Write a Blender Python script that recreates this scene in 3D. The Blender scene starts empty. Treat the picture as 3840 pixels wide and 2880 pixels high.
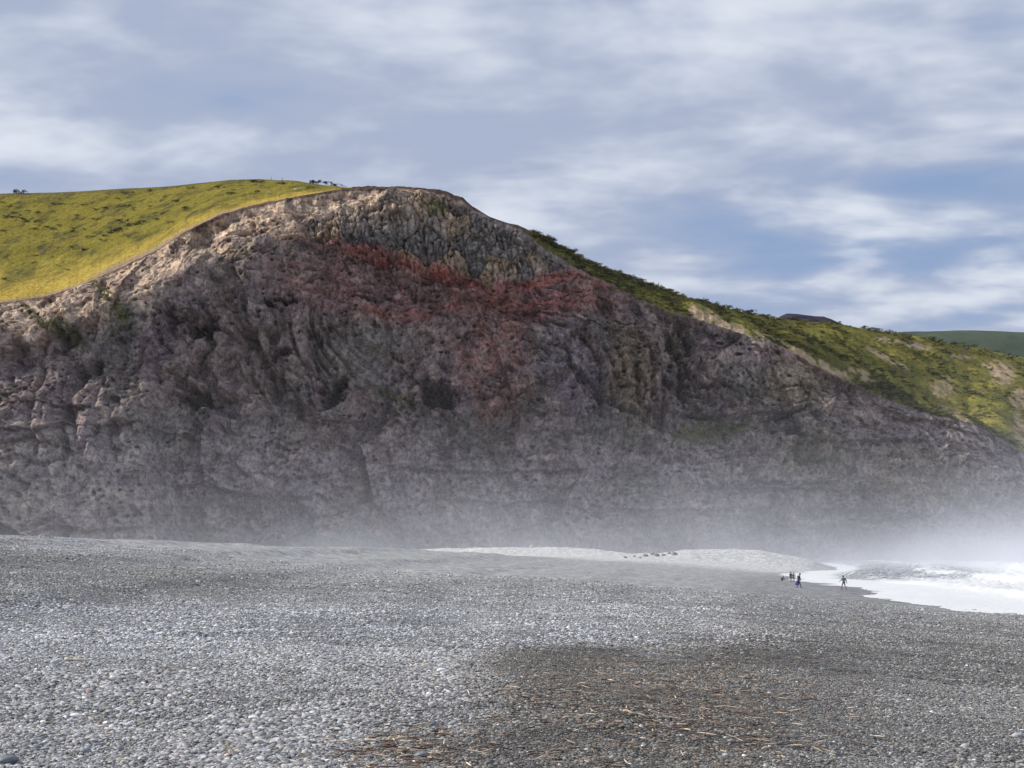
import bpy, bmesh, math, random
import numpy as np
from mathutils import Vector, Matrix, Euler

random.seed(7)
RNG = np.random.default_rng(11)
SC = bpy.context.scene
COL = SC.collection

# ------------------------------------------------------------------ camera
FPX = 5333.333            # focal length in photograph pixels (50 mm on 36 mm)
HORIZON = 2075.0
PITCH = math.atan((HORIZON - 1440.0) / FPX)
ZC = 4.65
cam_data = bpy.data.cameras.new('camera')
cam_data.lens = 50.0
cam_data.sensor_width = 36.0
cam_data.clip_start = 0.1
cam_data.clip_end = 20000.0
cam = bpy.data.objects.new('camera', cam_data)
COL.objects.link(cam)
cam.location = (0, 0, ZC)
cam.rotation_euler = (math.pi / 2 + PITCH, 0, 0)
SC.camera = cam

# ------------------------------------------------------------------ sky + sun
SUN = Vector((-0.74, 0.15, 0.54)).normalized()
world = bpy.data.worlds.new('World')
SC.world = world
world.use_nodes = True
wt = world.node_tree
for n in list(wt.nodes):
    wt.nodes.remove(n)


class NT:
    """small helper for building node trees"""
    def __init__(self, tree):
        self.t = tree

    def new(self, typ, **kw):
        n = self.t.nodes.new(typ)
        for k, v in kw.items():
            setattr(n, k, v)
        return n

    def link(self, a, b):
        self.t.links.new(a, b)

    def put(self, sock, v):
        if isinstance(v, bpy.types.NodeSocket):
            self.t.links.new(v, sock)
        elif v is not None:
            sock.default_value = v

    def math(self, op, a, b=None, c=None, clamp=False):
        n = self.new('ShaderNodeMath', operation=op, use_clamp=clamp)
        for i, v in enumerate((a, b, c)):
            if v is not None:
                self.put(n.inputs[i], v)
        return n.outputs[0]

    def mix(self, fac, a, b, blend='MIX'):
        n = self.new('ShaderNodeMix', data_type='RGBA', blend_type=blend)
        n.clamp_factor = True
        self.put(n.inputs[0], fac)
        self.put(n.inputs[6], a if isinstance(a, bpy.types.NodeSocket) else (*a, 1.0)[:4])
        self.put(n.inputs[7], b if isinstance(b, bpy.types.NodeSocket) else (*b, 1.0)[:4])
        return n.outputs[2]

    def noise(self, vec, scale, detail=4.0, rough=0.5, dist=0.0, lac=2.0):
        n = self.new('ShaderNodeTexNoise')
        if vec is not None:
            self.link(vec, n.inputs['Vector'])
        n.inputs['Scale'].default_value = scale
        n.inputs['Detail'].default_value = detail
        n.inputs['Roughness'].default_value = rough
        n.inputs['Lacunarity'].default_value = lac
        n.inputs['Distortion'].default_value = dist
        return n.outputs['Fac']

    def ramp(self, v, a, b, lo=0.0, hi=1.0, smooth=True):
        n = self.new('ShaderNodeMapRange')
        n.interpolation_type = 'SMOOTHSTEP' if smooth else 'LINEAR'
        self.put(n.inputs[0], v)
        n.inputs[1].default_value = a
        n.inputs[2].default_value = b
        n.inputs[3].default_value = lo
        n.inputs[4].default_value = hi
        return n.outputs[0]

    def mapping(self, vec, scale=(1, 1, 1), rot=(0, 0, 0), loc=(0, 0, 0)):
        n = self.new('ShaderNodeMapping')
        self.link(vec, n.inputs[0])
        n.inputs[1].default_value = loc
        n.inputs[2].default_value = rot
        n.inputs[3].default_value = scale
        return n.outputs[0]


w = NT(wt)
sky = w.new('ShaderNodeTexSky', sky_type='NISHITA')
sky.sun_disc = False
sky.sun_elevation = math.asin(SUN.z)
sky.sun_rotation = math.atan2(SUN.x, SUN.y)
sky.air_density = 1.0
sky.dust_density = 0.6
sky.ozone_density = 1.5
tc = w.new('ShaderNodeTexCoord')
sep = w.new('ShaderNodeSeparateXYZ')
w.link(tc.outputs['Generated'], sep.inputs[0])
zz = w.math('ADD', w.math('MAXIMUM', sep.outputs[2], 0.0), 0.15)
cx = w.math('DIVIDE', sep.outputs[0], zz)
cy = w.math('DIVIDE', sep.outputs[1], zz)
comb = w.new('ShaderNodeCombineXYZ')
w.link(cx, comb.inputs[0]); w.link(cy, comb.inputs[1])
plane = w.mapping(comb.outputs[0], rot=(0, 0, math.radians(5)), scale=(0.72, 1.0, 1.0), loc=(1.7, 0.4, 0))
n_big = w.noise(plane, 1.15, 3.0, 0.5, 0.25)
n_mid = w.noise(w.mapping(plane, scale=(1.0, 1.0, 1), loc=(4.1, 2.2, 0)), 3.7, 4.0, 0.5, 0.3)
n_wisp = w.noise(w.mapping(plane, scale=(1.25, 1, 1), loc=(9.0, 5.0, 0)), 7.5, 3.0, 0.5, 0.2)
dens = w.math('ADD', w.math('MULTIPLY', n_big, 0.46), w.math('ADD', w.math('MULTIPLY', n_mid, 0.4), w.math('MULTIPLY', n_wisp, 0.14)))
cover = w.ramp(dens, 0.32, 0.50)
bright = w.ramp(w.math('ADD', w.math('MULTIPLY', n_mid, 0.7), w.math('MULTIPLY', n_wisp, 0.3)), 0.43, 0.70)
cloud = w.mix(bright, (0.385, 0.44, 0.585), (0.72, 0.765, 0.84))
mul = w.mix(1.0, sky.outputs[0], (0.075, 0.075, 0.075), 'MULTIPLY')
clear = w.mix(0.75, mul, (0.29, 0.40, 0.635))
skycol = w.mix(w.math('MULTIPLY', cover, 0.93), clear, cloud)
bg = w.new('ShaderNodeBackground')
w.link(skycol, bg.inputs[0])
bg.inputs[1].default_value = 1.0
wo = w.new('ShaderNodeOutputWorld')
w.link(bg.outputs[0], wo.inputs[0])

sun_data = bpy.data.lights.new('sun', 'SUN')
sun_data.energy = 4.3
sun_data.angle = math.radians(0.6)
sun_data.color = (1.0, 0.93, 0.80)
sun = bpy.data.objects.new('sun', sun_data)
COL.objects.link(sun)
sun.rotation_euler = SUN.to_track_quat('Z', 'Y').to_euler()
sun.location = (-300, 100, 400)

SC.view_settings.view_transform = 'Standard'
SC.view_settings.look = 'None'
SC.view_settings.gamma = 1.0
SC.view_settings.exposure = 0.08
SC.render.engine = 'CYCLES'
SC.cycles.max_bounces = 6
SC.cycles.diffuse_bounces = 2
SC.cycles.glossy_bounces = 2
SC.cycles.transparent_max_bounces = 8
SC.cycles.volume_bounces = 1
SC.cycles.use_denoising = True
SC.cycles.sample_clamp_indirect = 4.0

# ------------------------------------------------------------------ numeric helpers
CT, ST = math.cos(PITCH), math.sin(PITCH)


def project(X, Y, Z):
    """world -> photograph pixels"""
    d = Y * CT + (Z - ZC) * ST
    u = -Y * ST + (Z - ZC) * CT
    return 1920.0 + FPX * X / d, 1440.0 - FPX * u / d


def ray_z(y, Y):
    """height at depth Y on the image row y"""
    b = (1440.0 - y) / FPX
    return ZC + Y * (ST + b * CT) / (CT - b * ST)


def ray_x(p, Y, Z):
    return (p - 1920.0) / FPX * (Y * CT + (Z - ZC) * ST)


def sstep(a, b, x):
    t = np.clip((x - a) / (b - a), 0, 1)
    return t * t * (3 - 2 * t)


def _hash(ix, iy, seed):
    h = (ix.astype(np.int64) * 374761393 + iy.astype(np.int64) * 668265263 + seed * 1274126177) & 0xFFFFFFFF
    h = ((h ^ (h >> 13)) * 1103515245) & 0xFFFFFFFF
    h = ((h ^ (h >> 16)) * 2654435761) & 0xFFFFFFFF
    h = h ^ (h >> 15)
    return h.astype(np.float64) / 4294967295.0


def perlin(x, y, seed=0):
    x = np.asarray(x, float); y = np.asarray(y, float)
    ix = np.floor(x); iy = np.floor(y)
    fx = x - ix; fy = y - iy
    u = fx * fx * fx * (fx * (fx * 6 - 15) + 10)
    v = fy * fy * fy * (fy * (fy * 6 - 15) + 10)

    def g(dx, dy):
        a = _hash(ix + dx, iy + dy, seed) * 2 * math.pi
        return np.cos(a) * (fx - dx) + np.sin(a) * (fy - dy)
    n0 = g(0, 0) * (1 - u) + g(1, 0) * u
    n1 = g(0, 1) * (1 - u) + g(1, 1) * u
    return (n0 * (1 - v) + n1 * v) * 1.5


def fbm(x, y, octv=4, seed=0, gain=0.5):
    s = 0.0; a = 1.0; f = 1.0; tot = 0.0
    for o in range(octv):
        s = s + a * perlin(x * f + 17.3 * o, y * f - 9.1 * o, seed + o * 31)
        tot += a
        a *= gain; f *= 2.03
    return s / tot


def ridged(x, y, octv=4, seed=0, gain=0.5):
    s = 0.0; a = 1.0; f = 1.0; tot = 0.0
    for o in range(octv):
        s = s + a * (1 - np.abs(perlin(x * f + 7.7 * o, y * f + 3.9 * o, seed + o * 29)) * 2)
        tot += a
        a *= gain; f *= 2.07
    return s / tot


def worley(x, y, seed=0):
    ix = np.floor(x); iy = np.floor(y)
    f1 = np.full(x.shape, 9.0); f2 = np.full(x.shape, 9.0); cid = np.zeros(x.shape)
    for dx in (-1, 0, 1):
        for dy in (-1, 0, 1):
            jx = ix + dx; jy = iy + dy
            px = jx + _hash(jx, jy, seed); py = jy + _hash(jx, jy, seed + 77)
            d = np.hypot(px - x, py - y)
            c = _hash(jx, jy, seed + 155)
            nearer = d < f1
            f2 = np.where(nearer, f1, np.minimum(f2, d))
            cid = np.where(nearer, c, cid)
            f1 = np.where(nearer, d, f1)
    return f1, f2, cid


def seg_dist(px, py, pts):
    """distance of points to a polyline in photograph pixels"""
    best = np.full(px.shape, 1e9)
    for (ax, ay), (bx, by) in zip(pts[:-1], pts[1:]):
        vx, vy = bx - ax, by - ay
        t = np.clip(((px - ax) * vx + (py - ay) * vy) / (vx * vx + vy * vy), 0, 1)
        best = np.minimum(best, np.hypot(px - ax - t * vx, py - ay - t * vy))
    return best


def blob(px, py, cx_, cy_, rx, ry, rot=0.0, soft=0.5):
    c, s = math.cos(rot), math.sin(rot)
    dx, dy = px - cx_, py - cy_
    r = np.hypot((dx * c + dy * s) / rx, (-dx * s + dy * c) / ry)
    return 1 - sstep(1 - soft, 1 + soft, r)


def lerp3(base, col, m):
    m = np.clip(m, 0, 1)[..., None]
    return base * (1 - m) + np.asarray(col, float) * m


# ------------------------------------------------------------------ mesh helpers
def tag(o, label=None, cat=None, group=None, kind=None):
    if label: o['label'] = label
    if cat: o['category'] = cat
    if group: o['group'] = group
    if kind: o['kind'] = kind
    return o


def mesh_from(name, verts, faces, smooth=True):
    me = bpy.data.meshes.new(name)
    verts = np.asarray(verts, np.float32)
    faces = np.asarray(faces, np.int32)
    k = faces.shape[1]
    me.vertices.add(len(verts)); me.vertices.foreach_set('co', verts.ravel())
    me.loops.add(faces.size); me.loops.foreach_set('vertex_index', faces.ravel())
    me.polygons.add(len(faces))
    me.polygons.foreach_set('loop_start', np.arange(0, faces.size, k, dtype=np.int32))
    me.update(calc_edges=True)
    if smooth:
        me.polygons.foreach_set('use_smooth', np.ones(len(faces), bool))
    me.validate()
    return me


def grid_faces(nr, nc, flip=False):
    i = np.arange(nr - 1)[:, None] * nc + np.arange(nc - 1)[None, :]
    i = i.ravel()
    f = np.stack([i, i + 1, i + nc + 1, i + nc], 1)
    return f[:, ::-1] if flip else f


def set_color(me, name, rgb):
    at = me.attributes.new(name, 'FLOAT_COLOR', 'POINT')
    c = np.ones((len(me.vertices), 4), np.float32)
    c[:, :3] = rgb.reshape(-1, 3)
    at.data.foreach_set('color', c.ravel())


def set_float(me, name, v):
    at = me.attributes.new(name, 'FLOAT', 'POINT')
    at.data.foreach_set('value', np.asarray(v, np.float32).ravel())


def set_vec(me, name, v):
    at = me.attributes.new(name, 'FLOAT_VECTOR', 'POINT')
    at.data.foreach_set('vector', np.asarray(v, np.float32).ravel())


def link(name, me, mat=None, parent=None):
    o = bpy.data.objects.new(name, me)
    COL.objects.link(o)
    if mat is not None and me is not None and len(me.materials) == 0:
        me.materials.append(mat)
    if parent is not None:
        o.parent = parent
    return o


def new_mat(name):
    m = bpy.data.materials.new(name)
    m.use_nodes = True
    t = m.node_tree
    for n in list(t.nodes):
        t.nodes.remove(n)
    nt = NT(t)
    out = nt.new('ShaderNodeOutputMaterial')
    return m, nt, out


def principled(nt, out, color, rough=0.8, spec=0.3, normal=None):
    b = nt.new('ShaderNodeBsdfPrincipled')
    nt.put(b.inputs['Base Color'], color if isinstance(color, bpy.types.NodeSocket) else (*color, 1.0))
    nt.put(b.inputs['Roughness'], rough)
    nt.put(b.inputs['Specular IOR Level'], spec)
    if normal is not None:
        nt.link(normal, b.inputs['Normal'])
    nt.link(b.outputs[0], out.inputs[0])
    return b


def bump(nt, h, strength, dist, normal=None):
    n = nt.new('ShaderNodeBump')
    n.inputs['Strength'].default_value = strength
    n.inputs['Distance'].default_value = dist
    nt.link(h, n.inputs['Height'])
    if normal is not None:
        nt.link(normal, n.inputs['Normal'])
    return n.outputs[0]


def attr(nt, name, kind='GEOMETRY'):
    a = nt.new('ShaderNodeAttribute', attribute_type=kind)
    a.attribute_name = name
    return a


def scale_col(nt, col, v):
    n = nt.new('ShaderNodeVectorMath', operation='SCALE')
    nt.link(col, n.inputs[0])
    nt.put(n.inputs['Scale'], v)
    return n.outputs[0]


# ------------------------------------------------------------------ materials
def make_rock():
    m, nt, out = new_mat('cliff_rock')
    a = attr(nt, 'Col').outputs['Color']
    co = nt.new('ShaderNodeTexCoord').outputs['Object']
    n1 = nt.noise(nt.mapping(co, scale=(1, 0.4, 0.8)), 0.16, 9.0, 0.66, 0.5)
    n2 = nt.noise(nt.mapping(co, scale=(1.0, 0.4, 0.75), rot=(0, 0.3, 0)), 0.6, 4.0, 0.7, 0.6)
    v = nt.math('MULTIPLY', nt.ramp(n1, 0.3, 0.7, 0.55, 1.55, False), nt.ramp(n2, 0.36, 0.60, 0.42, 1.4, False))
    col = scale_col(nt, a, v)
    h = nt.math('ADD', nt.noise(co, 0.45, 9.0, 0.65, 0.5), nt.math('MULTIPLY', n2, 0.7))
    nrm = bump(nt, h, 0.8, 1.3)
    principled(nt, out, col, 0.95, 0.15, nrm)
    return m


def make_hill():
    m, nt, out = new_mat('hill_turf')
    a = attr(nt, 'Col').outputs['Color']
    co = nt.new('ShaderNodeTexCoord').outputs['Object']
    n1 = nt.noise(co, 0.5, 7.0, 0.65, 0.3)
    n2 = nt.noise(co, 0.06, 4.0, 0.6, 0.0)
    v = nt.math('MULTIPLY', nt.ramp(n1, 0.3, 0.7, 0.6, 1.4, False), nt.ramp(n2, 0.3, 0.7, 0.85, 1.15, False))
    col = scale_col(nt, a, v)
    nrm = bump(nt, n1, 1.0, 2.2)
    principled(nt, out, col, 1.0, 0.05, nrm)
    return m


def make_beach():
    m, nt, out = new_mat('beach_shingle')
    a = attr(nt, 'Col').outputs['Color']
    wet = attr(nt, 'wet').outputs['Fac']
    co = nt.new('ShaderNodeTexCoord').outputs['Object']
    vor = nt.new('ShaderNodeTexVoronoi')
    vor.inputs['Scale'].default_value = 9.0
    vor.inputs['Randomness'].default_value = 1.0
    nt.link(co, vor.inputs['Vector'])
    sepc = nt.new('ShaderNodeSeparateColor')
    nt.link(vor.outputs['Color'], sepc.inputs[0])
    n1 = nt.noise(co, 2.2, 6.0, 0.7)
    n2 = nt.noise(nt.mapping(co, scale=(1, 0.8, 1)), 0.8, 7.0, 0.7)
    v = nt.math('MULTIPLY', nt.ramp(sepc.outputs[0], 0, 1, 0.6, 1.45, False), nt.ramp(n1, 0.3, 0.7, 0.72, 1.28, False))
    v = nt.math('MULTIPLY', v, nt.ramp(n2, 0.34, 0.66, 0.6, 1.4, False))
    v = nt.math('MULTIPLY', v, nt.ramp(wet, 0, 1, 1.0, 0.75))
    col = scale_col(nt, a, v)
    h = nt.math('SUBTRACT', nt.math('MULTIPLY', nt.math('ADD', n1, nt.math('MULTIPLY', n2, 3.0)), 0.8), vor.outputs['Distance'])
    nrm = bump(nt, h, 1.0, 0.14)
    principled(nt, out, col, nt.ramp(wet, 0, 1, 0.8, 0.45), nt.ramp(wet, 0, 1, 0.3, 0.5), nrm)
    return m


def make_pebble():
    m, nt, out = new_mat('pebble_stone')
    a = attr(nt, 'col', 'INSTANCER').outputs['Color']
    oi = nt.new('ShaderNodeObjectInfo').outputs['Random']
    co = nt.new('ShaderNodeTexCoord').outputs['Object']
    n = nt.noise(co, 2.5, 4.0, 0.6)
    v = nt.math('MULTIPLY', nt.ramp(n, 0.3, 0.7, 0.85, 1.15, False), nt.ramp(nt.math('POWER', oi, 1.7), 0, 1, 0.45, 1.9, False))
    col = scale_col(nt, a, v)
    principled(nt, out, col, 0.62, 0.4)
    return m


def make_simple(name, c0, c1, scale, rough=0.8, spec=0.2, bstr=0.5, bdist=0.02, detail=5.0, rand=0.0, mscale=(1, 1, 1)):
    m, nt, out = new_mat(name)
    co = nt.mapping(nt.new('ShaderNodeTexCoord').outputs['Object'], scale=mscale)
    n = nt.noise(co, scale, detail, 0.6)
    col = nt.mix(nt.ramp(n, 0.3, 0.7), c0, c1)
    if rand:
        oi = nt.new('ShaderNodeObjectInfo').outputs['Random']
        col = scale_col(nt, col, nt.ramp(oi, 0, 1, 1 - rand, 1 + rand, False))
    principled(nt, out, col, rough, spec, bump(nt, n, bstr, bdist))
    return m


def make_sea():
    m, nt, out = new_mat('sea_water_foam')
    foam = attr(nt, 'foam').outputs['Fac']
    co = nt.new('ShaderNodeTexCoord').outputs['Object']
    n1 = nt.noise(co, 0.9, 7.0, 0.65, 0.8)
    n2 = nt.noise(co, 3.5, 5.0, 0.65, 0.5)
    nn = nt.math('ADD', nt.math('MULTIPLY', n1, 0.65), nt.math('MULTIPLY', n2, 0.35))
    f = nt.math('SUBTRACT', nt.math('ADD', nn, foam), 1.0)
    f = nt.ramp(f, -0.06, 0.12)
    col = nt.mix(f, (0.24, 0.27, 0.29), (0.70, 0.715, 0.73))
    b = principled(nt, out, col, nt.ramp(f, 0, 1, 0.12, 0.75), 0.5, bump(nt, nn, 0.8, 0.25))
    return m


def make_leaf(name, c0, c1, rand=0.25):
    m, nt, out = new_mat(name)
    oi = nt.new('ShaderNodeObjectInfo').outputs['Random']
    col = nt.mix(oi, c0, c1)
    n = nt.noise(nt.new('ShaderNodeTexCoord').outputs['Object'], 3.0, 3.0)
    col = scale_col(nt, col, nt.ramp(n, 0.3, 0.7, 1 - rand, 1 + rand, False))
    principled(nt, out, col, 0.75, 0.15)
    return m


M_ROCK = make_rock()
M_HILL = make_hill()
M_BEACH = make_beach()
M_PEBBLE = make_pebble()
M_SEA = make_sea()
M_SCRUB = make_leaf('scrub_leaves', (0.085, 0.095, 0.028), (0.29, 0.265, 0.06))
M_DARKBUSH = make_leaf('dark_bush_leaves', (0.03, 0.036, 0.018), (0.07, 0.07, 0.03))
M_DRIFT = make_simple('driftwood_pale', (0.54, 0.44, 0.32), (0.74, 0.64, 0.49), 3.0, 0.85, 0.1, 0.4, 0.01, rand=0.25, mscale=(1, 8, 8))
M_DRIFTD = make_simple('driftwood_brown', (0.22, 0.13, 0.095), (0.38, 0.25, 0.18), 3.0, 0.9, 0.1, 0.4, 0.01, rand=0.3, mscale=(1, 8, 8))
M_COB_LIGHT = make_simple('cobble_pale_grey', (0.34, 0.37, 0.40), (0.50, 0.52, 0.54), 3.0, 0.6, 0.35, 0.15, 0.02, rand=0.25)
M_COB_DARK = make_simple('cobble_blue_grey', (0.13, 0.15, 0.17), (0.22, 0.25, 0.28), 3.0, 0.55, 0.4, 0.15, 0.02, rand=0.3)
M_COB_WHITE = make_simple('cobble_white', (0.72, 0.74, 0.76), (0.85, 0.86, 0.86), 2.0, 0.6, 0.3, 0.1, 0.02)
M_COB_PURPLE = make_simple('cobble_maroon', (0.16, 0.08, 0.09), (0.24, 0.13, 0.14), 3.0, 0.6, 0.3, 0.1, 0.02)
M_BOULDER = make_simple('boulder_rock', (0.24, 0.22, 0.23), (0.36, 0.34, 0.35), 1.5, 0.9, 0.2, 0.8, 0.2)
M_POST = make_simple('weathered_post', (0.10, 0.08, 0.06), (0.20, 0.17, 0.13), 4.0, 0.9, 0.1)
M_FARHILL = make_simple('far_hill_grass', (0.06, 0.085, 0.065), (0.095, 0.115, 0.08), 0.02, 1.0, 0.05, 0.6, 6.0)
M_FARCRAG = make_simple('far_crag', (0.03, 0.027, 0.05), (0.055, 0.045, 0.06), 0.08, 1.0, 0.05, 0.6, 6.0)

# ------------------------------------------------------------------ beach
XS_Y = [-60, 108, 143, 198, 252, 300, 400, 500, 650, 900]
XS_X = [40, 40, 41.5, 49.5, 53, 62, 92, 115, 140, 170]


def shore_x(Y):
    return np.interp(Y, XS_Y, XS_X)


RIDGE_P = [900, 1500, 1700, 1900, 2130, 2250, 2350, 2480, 2560, 2700, 2850, 2950, 3050, 3130, 3200, 3300]
RIDGE_YY = [2052, 2061, 2055, 2053, 2052, 2062, 2076, 2076, 2062, 2058, 2063, 2082, 2102, 2132, 2150, 2170]


def beach_z(X, Y, detail=True):
    X = np.asarray(X, float); Y = np.asarray(Y, float)
    s = shore_x(Y) - X
    s = s + 2.0 * fbm(X / 30.0, Y / 30.0, 2, 401) * sstep(20, 80, Y)
    low = np.interp(s, [-300, -60, -20, 0, 5, 10, 20, 30, 40], [-14, -4.0, -1.3, 0.0, 0.22, 0.6, 1.4, 2.2, 2.95])
    sc = np.interp(Y, [0, 120, 160, 220, 300], [92, 83, 70, 60, 60])
    hc = np.interp(Y, [-50, 100, 120, 160, 220, 260, 320, 600], [6.2, 6.05, 5.9, 5.4, 4.85, 4.3, 3.8, 3.8])
    up = 2.95 + (hc - 2.95) * sstep(40, sc, s) - 0.6 * sstep(sc, sc + 80, s)
    z = np.where(s > 40, up, low)
    # far gravel bank
    pp, _ = project(X, Y, np.full(X.shape, 5.0))
    yc = 400.0 + 12 * fbm(X / 40.0, X * 0, 2, 77)
    zt = ray_z(np.interp(pp, RIDGE_P, RIDGE_YY), yc) + 0.25 * fbm(X / 7.0, X * 0 + 3.3, 3, 55)
    sig = np.where(Y < yc, 17.0, 60.0)
    g = np.exp(-((Y - yc) / sig) ** 2)
    g = g * sstep(250, 330, Y)
    z = np.maximum(z, z * (1 - g) + zt * g)
    if detail:
        wz_ = 4.0 * fbm(Y / 38.0, X / 60.0, 3, 95)
        for s0_, h_ in ((33.0, 0.10), (43.0, 0.13), (52.0, 0.16), (61.0, 0.18), (71.0, 0.18)):
            e_ = s - s0_ - wz_
            z = z + h_ * np.tanh(e_ / 0.7) * np.exp(-(e_ / 5.0) ** 2) * sstep(14, 40, Y) * (1 - sstep(230, 280, Y))
        far = sstep(30, 120, Y)
        z = z + 0.10 * fbm(X / 5.0, Y / 7.0, 3, 91) + 0.03 * fbm(X / 0.9, Y / 0.9, 2, 92) \
            + far * (0.16 * fbm(X / 5.0, Y / 16.0, 4, 93) + 0.07 * ridged(X / 1.6, Y / 6.0, 2, 94))
    return z


def beach_col(X, Y, Z):
    p, y = project(X, Y, Z)
    wob = 330 * fbm(p / 420.0, y / 80.0, 5, 201, 0.65)
    wob2 = 75 * fbm(p / 380.0, y / 70.0, 5, 202, 0.6)
    c = np.zeros(p.shape + (3,)) + np.array([0.275, 0.272, 0.272])
    mot = fbm(p / 260.0, y / 34.0, 4, 203)
    c = c * (1 + 0.28 * mot)[..., None]
    yy = y + wob2
    # olive grey slope below the left crest
    m = sstep(2065, 2110, yy) * (1 - sstep(2190, 2275, yy)) * (1 - sstep(1750, 2300, p + wob))
    c = lerp3(c, (0.215, 0.215, 0.205), 0.4 * m)
    # pale coarse band
    m = sstep(2205, 2290, yy) * (1 - sstep(2380, 2520, yy)) * (1 - sstep(2300, 2900, p + wob))
    c = lerp3(c, (0.395, 0.40, 0.415), 0.75 * m)
    # brown litter patch in the right foreground
    m = sstep(1500, 2050, p + wob + (y - 2450) * -0.35) * sstep(2370, 2480, yy) * (1 - 0.55 * sstep(2950, 3400, p + wob))
    c = lerp3(c, (0.130, 0.116, 0.096), 0.8 * m)
    m = sstep(1250, 1500, p + wob) * sstep(2690, 2790, yy)
    c = lerp3(c, (0.125, 0.118, 0.108), 0.7 * m)
    # neutral dark shingle on the seaward side
    m = sstep(2700, 3100, p + wob) * sstep(2230, 2300, yy)
    c = lerp3(c, (0.185, 0.182, 0.178), 0.75 * m)
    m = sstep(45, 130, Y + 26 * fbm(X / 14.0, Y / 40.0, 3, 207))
    c = lerp3(c, (0.44, 0.445, 0.455), 0.72 * m)  # far shingle paler: distance haze put into its colour
    c = lerp3(c, (0.66, 0.66, 0.66), 0.85 * sstep(280, 340, Y))  # far bank paler still, dry stone with haze painted in
    # far side, wet foot
    m = sstep(2550, 2900, p) * sstep(2140, 2180, y) * (1 - sstep(2250, 2330, yy))
    c = lerp3(c, (0.20, 0.20, 0.205), 0.5 * m)
    return c


YROW = np.concatenate([np.linspace(-12, 6, 10), np.exp(np.linspace(math.log(6.6), math.log(760.0), 540))])
UCOL = np.linspace(-0.62, 0.62, 560)
GX = UCOL[None, :] * (YROW[:, None] + 22.0)
GY = np.broadcast_to(YROW[:, None], GX.shape)
GZ = beach_z(GX, GY)
bm_ = mesh_from('beach', np.stack([GX, GY, GZ], -1).reshape(-1, 3), grid_faces(*GX.shape))
GYs = np.maximum(GY, 7.0)
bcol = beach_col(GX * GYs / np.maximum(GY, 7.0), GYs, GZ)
bcol = bcol * (0.6 + 0.4 * sstep(25, 90, GYs))[..., None]  # near sheet darkened: shade of the pebble gaps put into the colour
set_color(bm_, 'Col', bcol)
sdist = shore_x(GY) - GX + 2.0 * fbm(GX / 9.0, GY / 14.0, 3, 71)
set_float(bm_, 'wet', 1 - sstep(2.0, 12.0, sdist))
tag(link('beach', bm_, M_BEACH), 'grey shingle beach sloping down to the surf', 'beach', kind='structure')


def ground_at(p, y):
    """point of the beach seen at a photograph pixel"""
    Y = np.exp(np.linspace(math.log(7.0), math.log(600.0), 2500))
    Z = ray_z(y, Y)
    X = ray_x(p, Y, Z)
    gz = beach_z(X, Y)
    below = np.nonzero(Z <= gz)[0]
    i = below[0] if len(below) else len(Y) - 1
    return Vector((float(X[i]), float(Y[i]), float(gz[i])))


# ------------------------------------------------------------------ sea
sy = np.concatenate([np.linspace(-20, 60, 40), np.exp(np.linspace(math.log(62), math.log(760), 330))])
so = np.concatenate([np.linspace(-14, 60, 200), 60 + np.exp(np.linspace(math.log(0.6), math.log(900), 90))])
SX = shore_x(sy)[:, None] + so[None, :]
SY = np.broadcast_to(sy[:, None], SX.shape)
SO = np.broadcast_to(so[None, :], SX.shape)
wv = 0.0
for off, h, wd, sd in ((9, 0.6, 2.2, 1), (24, 1.5, 4.0, 2), (48, 2.2, 6.0, 3), (90, 2.4, 9.0, 4), (170, 2.0, 14.0, 5)):
    c_ = off + 6 * fbm(SY / 60.0, SY * 0 + sd, 3, 300 + sd)
    amp = h * np.clip(0.65 + 0.8 * fbm(SY / 45.0, SY * 0 + 5.5 * sd, 3, 320 + sd), 0.1, 1.5)
    dd = SO - c_
    wv = wv + amp * np.where(dd < 0, np.exp(-(dd / (wd * 0.6)) ** 2), np.exp(-(dd / (wd * 1.6)) ** 2))
swash = 0.16 + 0.30 * fbm(SY / 22.0, SO / 20.0, 3, 340) + 0.08 * fbm(SY / 5.0, SO / 5.0, 3, 341)
lump = 0.55 * ridged(SX / 2.2, SY / 3.2, 3, 350) * sstep(4, 14, SO) + 0.25 * fbm(SX / 1.2, SY / 1.6, 2, 351) * sstep(6, 16, SO)
SZ = swash * (1 - sstep(10, 30, SO)) + 0.1 + wv * sstep(1, 9, SO) + lump * sstep(2, 10, SO)
foam = 0.68 - 0.26 * sstep(140, 260, SO) - 0.20 * sstep(195, 230, SY) * sstep(2, 7, SO) * (1 - sstep(28, 48, SO)) + 0.12 * fbm(SX / 8.0, SY / 14.0, 3, 360)
foam = foam + 0.15 * sstep(0.3, 1.2, wv) + 0.1 * (1 - sstep(215, 260, SY))
smesh = mesh_from('sea', np.stack([SX, SY, SZ], -1).reshape(-1, 3), grid_faces(*SX.shape))
set_float(smesh, 'foam', foam)
tag(link('sea', smesh, M_SEA), 'white foaming surf breaking along the shingle', 'sea', kind='structure')

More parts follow.
